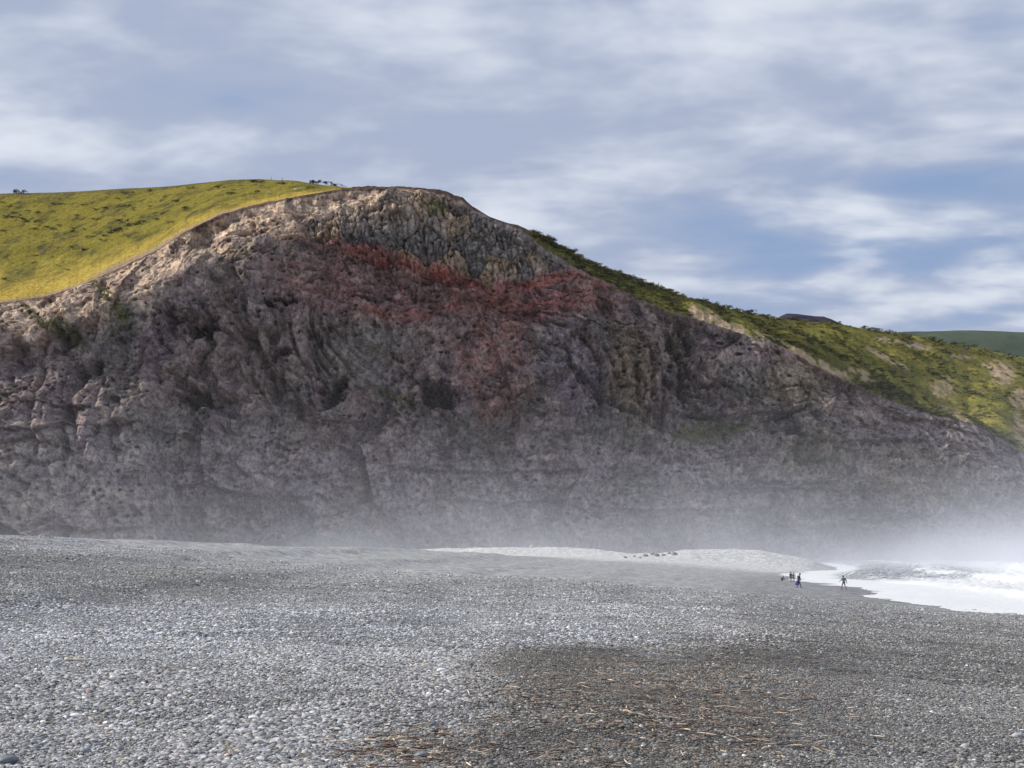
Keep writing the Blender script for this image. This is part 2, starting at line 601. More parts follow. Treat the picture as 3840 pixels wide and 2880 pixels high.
# ------------------------------------------------------------------ cliff
SKY_P = [-500, 0, 200, 642, 868, 972, 1111, 1215, 1293, 1476, 1562, 1649, 1736, 1771, 1840, 1962, 2083, 2257, 2430, 2604, 2778, 2934, 3125, 3298, 3472, 3646, 3840, 4300]
SKY_Y = [742, 726, 722, 698, 674, 672, 678, 694, 703, 700, 703, 717, 743, 773, 812, 856, 911, 1003, 1068, 1125, 1167, 1198, 1215, 1241, 1267, 1302, 1342, 1440]
RIM_P = [-500, 0, 174, 312, 451, 590, 694, 833, 972, 1128, 1293, 1476, 1562, 1649, 1736, 1771, 1840, 1962, 2048, 2170, 2344, 2500, 2587, 2673, 2778, 2882, 2986, 3090, 3229, 3350, 3489, 3646, 3732, 3840, 4300]
RIM_Y = [1230, 1137, 1111, 1068, 1003, 937, 868, 802, 764, 734, 706, 704, 707, 721, 747, 777, 816, 866, 937, 1007, 1094, 1167, 1189, 1215, 1250, 1281, 1328, 1389, 1450, 1507, 1554, 1588, 1632, 1701, 1960]
MID_P = [2500, 2600, 2750, 2900, 3050, 3200, 3320, 3440, 3560, 3650, 3840, 4300]
MID_Y = [1105, 1135, 1192, 1235, 1282, 1345, 1420, 1495, 1548, 1578, 1672, 1850]
NC = 1400
PCOL = np.linspace(-430, 4270, NC)
NR = 450
TT = np.linspace(0, 1, NR) ** 0.96
wig = (5.0 + 9.0 * sstep(1990, 2150, PCOL)) * fbm(PCOL / 34.0, PCOL * 0, 4, 11, 0.6)
ys_ = np.interp(PCOL, SKY_P, SKY_Y)
yr_ = np.maximum(np.interp(PCOL, RIM_P, RIM_Y) + wig, ys_ + 1.0)
db = np.interp(PCOL, [-430, 400, 1400, 2500, 3000, 3840, 4270], [628, 640, 690, 696, 706, 726, 736])
lean = np.interp(PCOL, [-430, 300, 1000, 1500, 2000, 2600, 3200, 3840, 4270], [60, 64, 66, 52, 46, 44, 42, 38, 36])
dr = db + lean
Z0 = 1.0
ZR = ray_z(yr_, dr)
Zc = Z0 + (ZR - Z0)[None, :] * TT[:, None]
T2 = np.broadcast_to(TT[:, None], Zc.shape)
P2 = np.broadcast_to(PCOL[None, :], Zc.shape)
# steep below, laid back in the topmost part
toplean = np.interp(PCOL, [-430, 0, 900, 1350, 1600, 4270], [0.5, 0.5, 0.5, 0.35, 0.1, 0.1])[None, :]
prof = (1 - toplean) * (0.65 * T2 + 0.35 * T2 ** 3) + toplean * np.clip((T2 - 0.83) / 0.17, 0, 1) ** 1.2
Yc = db[None, :] + lean[None, :] * prof
Xc = ray_x(P2, Yc, Zc)
PY = project(Xc, Yc, Zc)[1]          # photograph row of every vertex
PX = P2

Xm, Zm = Xc, Zc
wx = 7 * fbm(Xm / 28.0, Zm / 28.0, 3, 21)
wz = 7 * fbm(Xm / 28.0, Zm / 28.0, 3, 22)
xw, zw = Xm + wx, Zm + wz
rimd = (PY - yr_[None, :])            # pixels below the rim

wob = 30 * fbm(PX / 130.0, PY / 130.0, 4, 31)
wobs = 12 * fbm(PX / 40.0, PY / 30.0, 3, 32)
px_, py_ = PX + wob + wobs, PY + wob * 0.6 + wobs

# masks, in photograph pixels
red_line = [(1040, 880), (1250, 940), (1450, 985), (1650, 1025), (1830, 1085), (1960, 1070), (2120, 1035), (2260, 1055)]
red_low = [(1700, 1075), (1850, 1130), (2000, 1150), (2200, 1110)]
redstr = [(1380, 1175), (1500, 1195), (1640, 1160), (1720, 1130)]
sn = fbm(px_ / 150.0, (py_ - 0.12 * px_) / 15.0, 3, 37)
sn2 = fbm(px_ / 60.0 + py_ / 300.0, py_ / 90.0, 3, 38)
m_red = np.exp(-(seg_dist(px_, py_, red_line) / 25.0) ** 2) * np.interp(PX, [1000, 1250, 1320, 2150, 2300], [0.35, 0.5, 1.0, 0.9, 0.3])
m_red = np.maximum(m_red, 0.6 * np.exp(-(seg_dist(px_, py_, red_low) / 34.0) ** 2))
m_red = np.maximum(m_red, 0.55 * np.exp(-(seg_dist(px_, py_, redstr) / 16.0) ** 2))
m_rust = blob(px_, py_, 1850, 1320, 150, 190, 0.1, 0.5)
m_rust = np.maximum(m_rust, 0.8 * blob(px_, py_, 1860, 1500, 95, 110, 0.0, 0.5))
m_maroon = np.maximum(blob(px_, py_, 1400, 1080, 420, 115, 0.12, 0.5), blob(px_, py_, 2080, 1110, 260, 90, -0.15, 0.5))
m_maroon = np.maximum(m_maroon, 0.7 * blob(px_, py_, 3080, 1360, 190, 60, 0.25, 0.5))
col_top = rimd > np.interp(PX, [700, 1000, 1500, 1700, 1900], [60, 160, 60, 25, 10])
m_red = np.clip(m_red * (0.62 + 0.6 * sstep(-0.25, 0.2, sn)), 0, 1)
m_maroon = m_maroon * (0.45 + 0.6 * sstep(-0.25, 0.2, sn))
m_rust = m_rust * (0.35 + 0.6 * sstep(-0.3, 0.3, sn2))
m_column = blob(px_, py_, 1560, 880, 520, 175, 0.18, 0.35) * col_top
m_tan = (1 - sstep(80, 215, rimd + wob * 1.2)) * np.interp(PX, [300, 480, 800, 1250, 1480, 1700, 1800], [0.75, 0.9, 1.0, 1.0, 0.75, 0.5, 0.1])
m_tan = m_tan * (rimd > 9)
lgy0 = np.interp(PX, [700, 960, 1120, 1300, 1450, 1620, 1750], [980, 895, 845, 780, 738, 716, 745])
m_tan = np.maximum(0.75 * m_tan, np.exp(-((PY + wobs - lgy0 + 6) / 17.0) ** 2) * sstep(900, 980, PX) * (1 - sstep(1520, 1650, PX)))
m_soil = (1 - sstep(3, 16, rimd + wobs * 0.4)) * (PX < 1800)
m_left = (1 - sstep(420, 620, PX + wob)) * (1 - sstep(90, 260, rimd + wob))
m_lav = blob(px_, py_, 2150, 1400, 175, 95, 0.78, 0.35)
m_lav = np.maximum(m_lav, 0.7 * blob(px_, py_, 1450, 1420, 70, 45, 0.4, 0.5))
m_lav = m_lav * (0.25 + 0.65 * sstep(-0.2, 0.35, fbm((px_ - py_) / 25.0, (px_ + py_) / 120.0, 3, 39)))
m_butt = blob(px_, py_, 2370, 1430, 85, 210, -0.12, 0.4)
m_ochre = np.maximum(blob(px_, py_, 2980, 1440, 130, 90, 0.2, 0.5), blob(px_, py_, 3060, 1720, 150, 110, 0.0, 0.5))
m_ochre = np.maximum(m_ochre, blob(px_, py_, 3420, 1790, 220, 110, 0.0, 0.6))
m_flute = np.maximum(blob(px_, py_, 950, 1360, 420, 230, 0.0, 0.5), 0.9 * blob(px_, py_, 250, 1480, 420, 260, 0.0, 0.5))
m_flute = np.maximum(m_flute, 0.8 * blob(px_, py_, 2350, 1380, 300, 260, 0.0, 0.5))
m_strata = sstep(2450, 2800, PX + wob) * sstep(80, 160, rimd) + 0.8 * m_maroon
m_strata = np.clip(m_strata + 0.22 + 0.5 * sstep(1600, 1850, PY + wob), 0, 1)
tal_y = np.interp(PX, [-430, 0, 120, 260, 420, 640, 760, 1000, 1200, 1350, 1560, 1700, 2000, 4300],
                  [1945, 1958, 1966, 2035, 2080, 2060, 2012, 2030, 2005, 2003, 2030, 2075, 2100, 2120])
m_talus = sstep(-10, 16, PY - tal_y - wobs * 0.5)

# displacement toward the viewer, metres
def crease(x, y, seed, k=5.0):
    """1 in narrow clefts, 0 on the rounded ribs between them"""
    return np.clip(1 - np.abs(perlin(x, y, seed)) * k, 0, 1) ** 1.3


def facets(x, y, seed, tilt=1.6, step=0.8):
    """broken planes: every cell a tilted plane of its own, with sharp joints between"""
    ix = np.floor(x); iy = np.floor(y)
    f1 = np.full(x.shape, 9.0); val = np.zeros(x.shape)
    for dx in (-1, 0, 1):
        for dy in (-1, 0, 1):
            jx = ix + dx; jy = iy + dy
            ox = x - jx - _hash(jx, jy, seed); oy = y - jy - _hash(jx, jy, seed + 77)
            d = np.hypot(ox, oy)
            pv = tilt * ((_hash(jx, jy, seed + 3) - 0.5) * ox + (_hash(jx, jy, seed + 5) - 0.5) * oy) + step * (_hash(jx, jy, seed + 9) - 0.5)
            near_ = d < f1
            val = np.where(near_, pv, val); f1 = np.where(near_, d, f1)
    return val


D = 8.0 * fbm(Xm / 95.0, Zm / 150.0, 3, 1) + 4.0 * fbm(xw / 34.0, zw / 55.0, 2, 2)
xs_ = Xm + 0.45 * wx + 0.3 * Zm; zs_ = Zm + 0.45 * wz - 0.12 * Xm
rough = np.clip(0.35 + 1.1 * sstep(-0.35, 0.3, fbm(Xm / 45.0, Zm / 30.0, 3, 24)) , 0.3, 1.3)
D = D + 13.0 * facets(xs_ / 30.0, zs_ / 42.0, 401, 1.5, 0.7)
D = D + rough * 3.6 * facets((Xm + 0.6 * wx) / 10.0 - 0.02 * Zm, (Zm + 0.6 * wz) / 14.0, 411, 1.6, 0.7)
D = D + rough * 1.0 * facets((Xm + 0.6 * wx) / 4.2, (Zm + 0.6 * wz) / 3.6, 421, 1.6, 0.9)
D = D + 0.45 * fbm(xw / 3.6, zw / 3.6, 3, 5)
# thin bedding clefts, small pits
D = D - 2.3 * crease(xw / 20.0, (zw - 0.10 * Xm) / 4.2, 431, 4.0) * np.clip(0.25 + 1.1 * m_maroon + 0.5 * m_strata, 0, 1) * sstep(-0.15, 0.15, fbm(Xm / 18.0, Zm / 10.0, 2, 432))
for sc_, cut_, dp_, sd_ in ((3.4, 0.76, 4.5, 441), (2.3, 0.80, 3.5, 442)):
    f1, f2, cid = worley((Xm + 0.3 * wx) / (sc_ * 1.25), (Zm + 0.3 * wz) / sc_, sd_)
    D = D - dp_ * (1 - sstep(0.14, 0.30, f1)) * (cid > cut_) * sstep(-0.2, 0.25, fbm(Xm / 22.0, Zm / 22.0, 3, sd_ + 5)) * (1 - m_talus)
# leaning slab right of the lavender hollow, and the ledge under the pale rim strip
crx = np.interp(PY, [1180, 1250, 1330, 1400, 1480, 1600, 1680], [1880, 1960, 2090, 2200, 2260, 2282, 2285]) + wobs * 0.6
D = D + 9.0 * sstep(-7, 7, PX - crx) * (1 - sstep(2290, 2520, PX)) * sstep(1190, 1260, PY) * (1 - sstep(1580, 1680, PY))
lgy = np.interp(PX, [700, 960, 1120, 1300, 1450, 1620, 1750], [980, 895, 845, 780, 738, 716, 745]) + wobs * 0.7
D = D + 9.0 * sstep(-16, 6, PY - lgy) * sstep(850, 980, PX) * (1 - sstep(1560, 1720, PX)) * (1 - sstep(120, 330, PY - lgy))
ang = 0.35 * fbm(Xm / 80.0, Zm / 80.0, 2, 23)
xr = xw + (0.25 + ang) * zw
D = D - (0.8 + 5.6 * m_flute) * crease(xr / 13.0, zw / 46.0, 3, 3.2)
D = D - (0.5 + 2.8 * m_flute) * crease(xr / 6.0, zw / 24.0, 33, 3.0) * sstep(-0.2, 0.2, fbm(Xm / 25.0, Zm / 30.0, 2, 34))
D = D - 1.3 * crease(xw / 26.0, zw / 9.0 + 0.2 * xw / 9.0, 35, 6.0)
D = D + 0.3 * (ridged(Xm / 3.4, Zm / 4.0, 2, 52) - 0.3)
f1, f2, cid = worley(xw / 11.0 + 0.3 * zw / 11.0, zw / 17.0, 6)
hol = (1 - sstep(0.15, 0.62, f1)) * (cid > 0.5) * (0.5 + cid)
D = D - 6.0 * hol * np.clip(0.15 + m_flute * 0.9 + 0.25 * m_maroon, 0, 1) * (1 - m_talus)
f1, f2, cid = worley(xw / 8.0, zw / 5.0 + 0.1 * xw, 61)
D = D - 3.6 * (1 - sstep(0.1, 0.5, f1)) * (cid > 0.82) * (1 - 0.6 * m_column)
# broken columns of the upper flow
c1, c2, cc = worley(Xm / 2.7 + wx * 0.10, Zm / 11.0 + wz * 0.05, 7)
D = D + m_column * (2.6 * (cc - 0.5) - 2.2 * (1 - sstep(0.02, 0.2, c2 - c1)))
c1b, c2b, ccb = worley(xw / 12.0, zw / 15.0, 71)
D = D + (0.25 + 0.75 * m_column) * (3.0 * (ccb - 0.5) - 2.0 * (1 - sstep(0.02, 0.10, c2b - c1b)))
# bedding ledges
zb = zw + 0.10 * Xm + 9 * fbm(Xm / 60.0, Zm / 40.0, 3, 8)
for per, am, sd in ((21.0, 6.0, 81), (8.3, 2.6, 82)):
    q = zb / per + 0.5 * fbm(Xm / 25.0, Zm / 60.0, 2, sd)
    fr = q - np.floor(q)
    lam = np.clip(0.4 + 1.3 * fbm(Xm / 30.0, np.floor(q) * 3.1, 2, sd + 5), 0.05, 1.0)
    D = D + m_strata * am * lam * (np.minimum(fr / 0.85, 1.0) - sstep(0.85, 1.0, fr) - 0.4)
# rim gullies on the upper left, soil lip
D = D + m_tan * (1.6 * (ridged(Xm / 8.0, Zm / 12.0, 3, 9) - 0.4))
D = D + m_left * 2.8 * (ridged((Xm + 0.9 * Zm) / 13.0, (Zm - 0.5 * Xm) / 34.0, 3, 10) - 0.4)
D = D + 0.7 * m_soil
# nearer spur on the left with its free edge
edge = np.interp(PY, [1150, 1300, 1450, 1600, 1800, 2040, 2140], [720, 690, 640, 590, 630, 690, 705]) + wobs
sp = (1 - sstep(-28, 26, PX - edge))
D = D + 42.0 * sp * sstep(1300, 1800, PY)
k_l = fbm(Xm / 12.0, Zm / 12.0, 2, 45)
cvx = 62 * fbm(PX / 48.0, PY / 48.0, 4, 46, 0.6); cvy = 46 * fbm(PX / 52.0, PY / 40.0, 4, 47, 0.6); k_c = fbm(Xm / 6.0, Zm / 4.0, 3, 48)
# single hollows, overhangs and bulges: x, y, rx, ry, rot, depth
for (qx, qy, rx, ry, ro, dp) in (
        (742, 1222, 40, 22, 0.1, -26), (690, 1178, 90, 16, 0.12, -5), (1060, 1130, 45, 14, 0.05, -5), (1240, 1470, 46, 30, -0.7, -16),
        (1640, 1470, 66, 32, 0.5, -22), (1610, 1535, 80, 26, 0.35, -4), (730, 1495, 50, 30, 0.2, -18), (1055, 1330, 30, 20, 0, -12),
        (1260, 1235, 26, 14, 0, -10), (1160, 1230, 24, 12, -0.6, -10), (1060, 1132, 40, 8, 0.05, -10), (1850, 1520, 42, 72, 0.1, 5), (1950, 1525, 36, 66, -0.1, 5), (3020, 1690, 40, 60, 0.0, -5), (2260, 1470, 26, 110, -0.55, -6),
        (1430, 1000, 120, 12, 0.15, -2.5), (1500, 1115, 110, 26, 0.0, -3.5), (2560, 1330, 40, 120, -0.25, -7), (2680, 1500, 120, 60, 0, -4),
        (2390, 1410, 70, 200, -0.12, 6), (2150, 1400, 130, 70, 0.78, 4), (1890, 1500, 90, 90, 0, 3), (330, 1990, 90, 20, 0.1, -4),
        (1320, 1640, 70, 90, 0.7, -3), (1690, 1680, 50, 60, 0.5, -5), (1880, 1680, 60, 50, 0.6, -4), (2900, 1250, 90, 90, 0.4, 2),
        (3150, 1930, 150, 16, 0.0, -4), (3250, 1845, 120, 14, -0.1, -3), (2950, 1820, 200, 9, 0.02, -3), (1500, 1575, 270, 10, 0.0, 2.5)):
    D = D + 1.5 * dp * blob(PX + cvx, PY + cvy, qx, qy, rx * 1.15, ry * 1.15, ro, 0.45) * (0.55 + 0.6 * sstep(-0.25, 0.25, k_c))
# overhanging lips along the marked beds
for pts_, am in (([(1140, 1562), (1300, 1572), (1490, 1568)], 6), ([(0, 1676), (120, 1662), (210, 1654)], 5), ([(225, 1690), (300, 1700), (390, 1732)], 5), ([(585, 1832), (719, 1806), (860, 1836), (1000, 1866)], 6),
                 ([(2940, 1655), (3174, 1663), (3475, 1646)], 6), ([(2640, 1822), (2950, 1830), (3220, 1842)], 6), ([(3180, 1946), (3300, 1950), (3430, 1934)], 6), ([(2850, 1582), (2940, 1556), (3025, 1522)], 6),
                 ([(1150, 938), (1240, 950), (1340, 952)], 5), ([(1185, 1046), (1270, 1060), (1335, 1072)], 5), ([(1300, 1164), (1411, 1180), (1540, 1160)], 5), ([(1015, 1134), (1105, 1132)], 6),
                 ([(1690, 1090), (1900, 1160), (2080, 1172)], 4), ([(1330, 1012), (1480, 1042), (1600, 1052)], 4), ([(640, 1165), (760, 1182), (810, 1176)], 8), ([(2500, 1540), (2700, 1548), (2990, 1540)], 6),
                 ([(1980, 1606), (2150, 1610), (2330, 1600)], 4), ([(60, 1560), (180, 1546), (400, 1566)], 5), ([(330, 1975), (480, 1990), (620, 1978)], 6), ([(1700, 1870), (1900, 1885), (2120, 1870)], 4),
                 ([(900, 1768), (1080, 1790), (1250, 1776)], 4), ([(1500, 1750), (1800, 1768), (2200, 1758)], 4), ([(2300, 1905), (2600, 1912), (2900, 1900)], 5), ([(3330, 1560), (3520, 1580), (3700, 1650)], 4)):
    ax = [a for a, b in pts_]; ay = [b for a, b in pts_]
    v_ = PY + wobs * 0.9 - np.interp(PX, ax, ay)
    en = sstep(ax[0] - 20, ax[0] + 25, PX + wobs) * (1 - sstep(ax[-1] - 25, ax[-1] + 20, PX + wobs))
    D = D + en * am * np.where(v_ < 0, np.exp(np.minimum(v_, 0) / 26.0), -0.55 * np.exp(-np.maximum(v_, 0) / 16.0)) * (0.7 + 0.5 * k_l)
# talus fans at the foot
D = D * (1 - 0.8 * m_talus) + m_talus * (6 + 0.13 * np.clip(PY - tal_y, 0, 130) + 0.5 * fbm(Xm / 6.0, Zm / 6.0, 3, 12))
fade = 1 - sstep(0.965, 1.0, T2)
D = D * fade + 0.6 * fbm(Xm / 9.0, Zm * 0 + 4, 3, 13) * (1 - fade)
Yd = Yc - D
Zd = Zc + 0.25 * D * sstep(0.15, 0.5, T2) * fade * 0.4

# rock colours
k1 = fbm(Xm / 40.0, Zm / 40.0, 4, 41); k2 = fbm(Xm / 22.0, Zm / 30.0, 4, 42); k3 = fbm(Xm / 9.0, Zm / 14.0, 4, 43); k4 = fbm(xw / 4.0, zw / 5.0, 3, 44)
C = np.zeros(Zm.shape + (3,)) + np.array([0.185, 0.155, 0.142])
C = lerp3(C, (0.16, 0.155, 0.138), sstep(-0.1, 0.4, k1))
C = lerp3(C, (0.165, 0.132, 0.14), sstep(0.0, 0.45, k2))
C = lerp3(C, (0.29, 0.25, 0.21), 0.8 * sstep(0.10, 0.45, k3))
C = lerp3(C, (0.085, 0.076, 0.080), 0.7 * sstep(0.15, 0.5, -k3))
C = lerp3(C, (0.235, 0.215, 0.215), 0.75 * sstep(1480, 1800, PY + wob) * (0.35 + 0.65 * sstep(-0.35, 0.25, k2)))  # lower face paler and mauve-grey: bluish haze put into the rock colour
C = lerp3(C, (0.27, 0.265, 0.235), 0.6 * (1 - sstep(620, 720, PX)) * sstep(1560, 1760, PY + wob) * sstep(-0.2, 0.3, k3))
C = lerp3(C, (0.17, 0.165, 0.15), 0.8 * m_column)
blockcol = np.where((ccb > 0.8)[..., None], np.array([0.28, 0.22, 0.145]), np.array([0.13, 0.128, 0.118]))
mm = (m_column * (0.55 + 0.3 * (ccb > 0.8)))[..., None]
C = C * (1 - mm) + blockcol * mm
C = lerp3(C, (0.21, 0.115, 0.105), 0.78 * m_maroon)
C = lerp3(C, (0.26, 0.092, 0.074), 0.95 * m_red * (0.75 + 0.5 * sstep(-0.3, 0.3, k4)))
C = lerp3(C, (0.27, 0.115, 0.085), 0.8 * m_rust * (0.7 + 0.5 * k3))
C = lerp3(C, (0.30, 0.285, 0.335), 0.85 * m_lav)
C = lerp3(C, (0.215, 0.185, 0.130), 0.75 * m_butt)
C = lerp3(C, (0.205, 0.180, 0.120), 0.7 * m_ochre)
C = lerp3(C, (0.255, 0.180, 0.145), 0.7 * m_left * sstep(-0.25, 0.3, k2))
C = lerp3(C, (0.55, 0.44, 0.31), 0.97 * m_tan * (0.45 + 0.75 * sstep(-0.25, 0.25, k3)))
C = lerp3(C, (0.48, 0.41, 0.32), 0.85 * m_left * sstep(0.05, 0.35, k3))
C = lerp3(C, (0.10, 0.062, 0.042), 0.9 * m_soil)
# green tufts on ledges
m_green = np.zeros(Zm.shape)
for (qx, qy, rx, ry, ro, st) in ((1642, 795, 58, 30, 0.15, 1.0), (250, 1250, 70, 38, 0.7, 0.9), (140, 1195, 110, 14, 0.75, 0.8), (1480, 1480, 130, 22, 0.42, 0.75),
                                 (2660, 1620, 190, 42, -0.15, 0.75), (1825, 1072, 14, 20, 0, 0.9), (3120, 1740, 60, 14, 0.1, 0.8), (380, 1090, 120, 22, 0.75, 0.6),
                                 (900, 950, 60, 70, 0.8, 0.5), (1000, 1230, 60, 60, 0.6, 0.35), (2420, 1800, 120, 60, 0.2, 0.5), (1120, 1660, 40, 16, 0.1, 0.6),
                                 (430, 1150, 40, 130, -0.6, 0.6), (3170, 2000, 120, 40, 0.1, 0.6)):
    m_green = np.maximum(m_green, st * blob(px_, py_, qx, qy, rx, ry, ro, 0.6))
C = lerp3(C, (0.052, 0.068, 0.030), m_green * (0.45 + 0.75 * sstep(-0.2, 0.3, k4)))
C = lerp3(C, (0.105, 0.118, 0.098), 0.85 * m_talus)
C = np.clip(C * np.array([1.17, 1.07, 1.05]) * (1 + 0.12 * sstep(1500, 1800, PY))[..., None], 0, 0.6)  # foot of the cliff lightened again, low haze painted in
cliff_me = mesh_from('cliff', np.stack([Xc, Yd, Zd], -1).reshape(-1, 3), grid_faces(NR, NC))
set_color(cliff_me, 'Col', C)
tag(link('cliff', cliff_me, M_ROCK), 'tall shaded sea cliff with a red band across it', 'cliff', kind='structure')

# ------------------------------------------------------------------ hillside above the rim
R = np.stack([Xc[-1], Yd[-1], Zd[-1]], -1)
ds = dr + np.interp(PCOL, [-430, 0, 500, 1000, 1293, 1400, 1900, 2100, 2500, 3000, 3840, 4270], [250, 240, 220, 150, 70, 14, 14, 24, 60, 150, 280, 320])
zs = ray_z(ys_, ds)
S = np.stack([ray_x(PCOL, ds, zs), ds, zs], -1)
dm = dr + np.interp(PCOL, [2100, 2500, 4270], [10, 22, 26])
ymid = np.interp(PCOL, MID_P, MID_Y) + 4 * fbm(PCOL / 40.0, PCOL * 0 + 2, 3, 17)
wm = sstep(2480, 2620, PCOL)
zm_ = ray_z(ymid, dm)
Mx = np.stack([ray_x(PCOL, dm, zm_), dm, zm_], -1)
Mlin = R * 0.6 + S * 0.4
Mm = Mlin * (1 - wm)[:, None] + Mx * wm[:, None]
gd = 6.0 * sstep(2600, 2800, PCOL) * (1 - sstep(3500, 3760, PCOL))
Gm = Mm + (S - Mm) * 0.14
Gm[:, 2] -= gd + (Gm[:, 2] - Mm[:, 2]) * np.clip(gd / 3.0, 0, 1)
E = S.copy(); E[:, 1] += 90; E[:, 2] -= 30
ts = np.concatenate([np.linspace(0, 1, 60), 1 + np.linspace(0, 1, 13)[1:], 2 + np.linspace(0, 1, 90)[1:], 3 + np.linspace(0, 1, 14)[1:]])
H = np.zeros((len(ts), NC, 3))
ctrl = [R, Mm, Gm, S, E]
for i, t in enumerate(ts):
    k = min(int(t), 3); f = t - k
    H[i] = ctrl[k] * (1 - f) + ctrl[k + 1] * f
TH = np.broadcast_to(ts[:, None], H.shape[:2])
PH = np.broadcast_to(PCOL[None, :], H.shape[:2])
left = PH < 1320
keep = sstep(0.0, 0.25, TH) * (1 - 0.75 * np.exp(-((TH - 3) / 0.12) ** 2))
dz = 1.5 * fbm(H[..., 0] / 34.0, H[..., 1] / 34.0, 3, 501) + 0.55 * fbm(H[..., 0] / 5.0, H[..., 1] / 6.0, 3, 502)
dzr = 2.4 * fbm(H[..., 0] / 26.0, H[..., 1] / 26.0, 4, 503) + 1.0 * fbm(H[..., 0] / 6.0, H[..., 1] / 6.0, 3, 504)
H[..., 2] += keep * np.where(left, dz, dzr)
lin = np.interp(TH, [0, 1, 2, 3], [0, 0.4, 0.5, 1.0])
hp, hy = project(H[..., 0], H[..., 1], H[..., 2])
q1 = fbm(H[..., 0] / 18.0, H[..., 1] / 25.0, 4, 511); q2 = fbm(H[..., 0] / 5.0, H[..., 1] / 9.0, 3, 512)
HC_ = np.zeros(H.shape) + np.array([0.255, 0.215, 0.036])
HC_ = lerp3(HC_, (0.150, 0.135, 0.034), 0.8 * sstep(-0.1, 0.35, q1))
HC_ = lerp3(HC_, (0.095, 0.075, 0.035), 0.85 * sstep(0.12, 0.42, q2 + 0.45 * q1) * sstep(0.10, 0.3, lin))
below = hy - yr_[None, :]
gold = (1 - sstep(0.0, 0.30, lin + 0.16 * q1 + 0.08 * q2)) * left
HC_ = lerp3(HC_, (0.55, 0.39, 0.08), 0.9 * gold)
HC_ = lerp3(HC_, (0.135, 0.115, 0.05), 0.7 * sstep(0.92, 1.0, lin) * left)
bw = np.interp(PH, [250, 430, 860, 980], [1.0, 3.6, 3.2, 1.0])
bare = (1 - sstep(0.004 * bw, 0.022 * bw, lin + 0.016 * q2 + 0.014 * q1)) * left
HC_ = lerp3(HC_, (0.36, 0.26, 0.18), bare)
rt = ~left
RC = np.zeros(H.shape) + np.array([0.215, 0.20, 0.048])
RC = lerp3(RC, (0.33, 0.28, 0.06), sstep(-0.05, 0.35, q1))
RC = lerp3(RC, (0.12, 0.095, 0.055), 0.6 * sstep(0.15, 0.5, -q1))
RC = lerp3(RC, (0.10, 0.075, 0.05), 1 - sstep(1950, 2120, PH + 60 * q2))
for (qx, qy, rx, ry, ro, st) in ((2650, 1195, 60, 26, 0.5, 1.0), (2740, 1235, 90, 20, 0.45, 0.9), (2890, 1285, 120, 20, 0.42, 0.75), (3010, 1335, 110, 15, 0.45, 0.8), (3120, 1385, 80, 12, 0.45, 0.8),
                                 (3230, 1410, 50, 18, 0.3, 0.8), (3760, 1400, 45, 34, 0.5, 1.0), (3830, 1500, 30, 30, 0.3, 0.9), (3335, 1277, 40, 7, 0.1, 1.0), (3455, 1303, 50, 9, 0.15, 1.0),
                                 (3330, 1345, 75, 8, 0.5, 0.9), (3540, 1455, 34, 38, 0.8, 0.6), (3590, 1560, 70, 12, 0.55, 0.7), (3600, 1340, 40, 6, 0.05, 0.8), (3830, 1620, 20, 60, -0.2, 0.8), (3690, 1370, 12, 5, 0, 0.9)):
    RC = lerp3(RC, (0.58, 0.42, 0.265), st * sstep(-0.42, 0.05, q2 + 0.5 * q1) * blob(hp + 30 * q1 + 40 * q2, hy + 20 * q2 + 10 * q1, qx, qy, rx * 1.15, ry * 1.25, ro, 0.3))
BARE_R = (RC[..., 0] > 0.36) & (RC[..., 2] > 0.12)
HC_ = np.where(rt[..., None], RC, HC_)
hill_me = mesh_from('hillside', H.reshape(-1, 3), grid_faces(len(ts), NC))
set_color(hill_me, 'Col', HC_)
tag(link('hillside', hill_me, M_HILL), 'grassy headland top above the cliff edge', 'hill', kind='structure')

HPX, HPY = hp, hy


def hill_at(p, y, tmax=3.0):
    d = (HPX - p) ** 2 + (HPY - y) ** 2 + 1e9 * (TH > tmax)
    i = int(np.argmin(d))
    return Vector(H.reshape(-1, 3)[i].tolist())


# ------------------------------------------------------------------ far hills
def far_ridge(name, pts, depth, wf, wb, mat, label, zbase, rough, seed, col_n=160, row_n=50):
    pp = np.linspace(pts[0][0], pts[-1][0], col_n)
    yy = np.interp(pp, [a for a, b in pts], [b for a, b in pts])
    zt = ray_z(yy, depth)
    xt = ray_x(pp, depth, zt)
    v = np.linspace(-1, 1, row_n)
    prof_ = np.where(v < 0, np.cos(v * math.pi / 2), np.cos(v * math.pi / 2))
    Yv = depth + np.where(v < 0, v * wf, v * wb)
    X_ = np.broadcast_to(xt[None, :], (row_n, col_n))
    Y_ = np.broadcast_to(Yv[:, None], (row_n, col_n))
    Z_ = zbase + (zt - zbase)[None, :] * prof_[:, None]
    Z_ = Z_ + rough * fbm(X_ / (rough * 12), Y_ / (rough * 12), 4, seed) * np.abs(v)[:, None] ** 0.5
    me = mesh_from(name, np.stack([X_, Y_, Z_], -1).reshape(-1, 3), grid_faces(row_n, col_n))
    return tag(link(name, me, mat), label, 'hill', kind='structure')


far_ridge('distant_hill', [(2500, 1330), (2900, 1290), (3200, 1258), (3370, 1248), (3560, 1242), (3700, 1243), (3840, 1249), (4300, 1275), (4800, 1330)], 2600, 320, 900, M_FARHILL,
          'low green hill far beyond the scrubby slope', 60, 8, 601)
far_ridge('distant_crag', [(2820, 1225), (2900, 1203), (2925, 1187), (2945, 1179), (2985, 1181), (3040, 1188), (3075, 1190), (3100, 1200), (3130, 1214), (3200, 1240)], 1250, 140, 200, M_FARCRAG,
          'dark rocky knoll peeping over the scrubby ridge', 110, 4, 602)

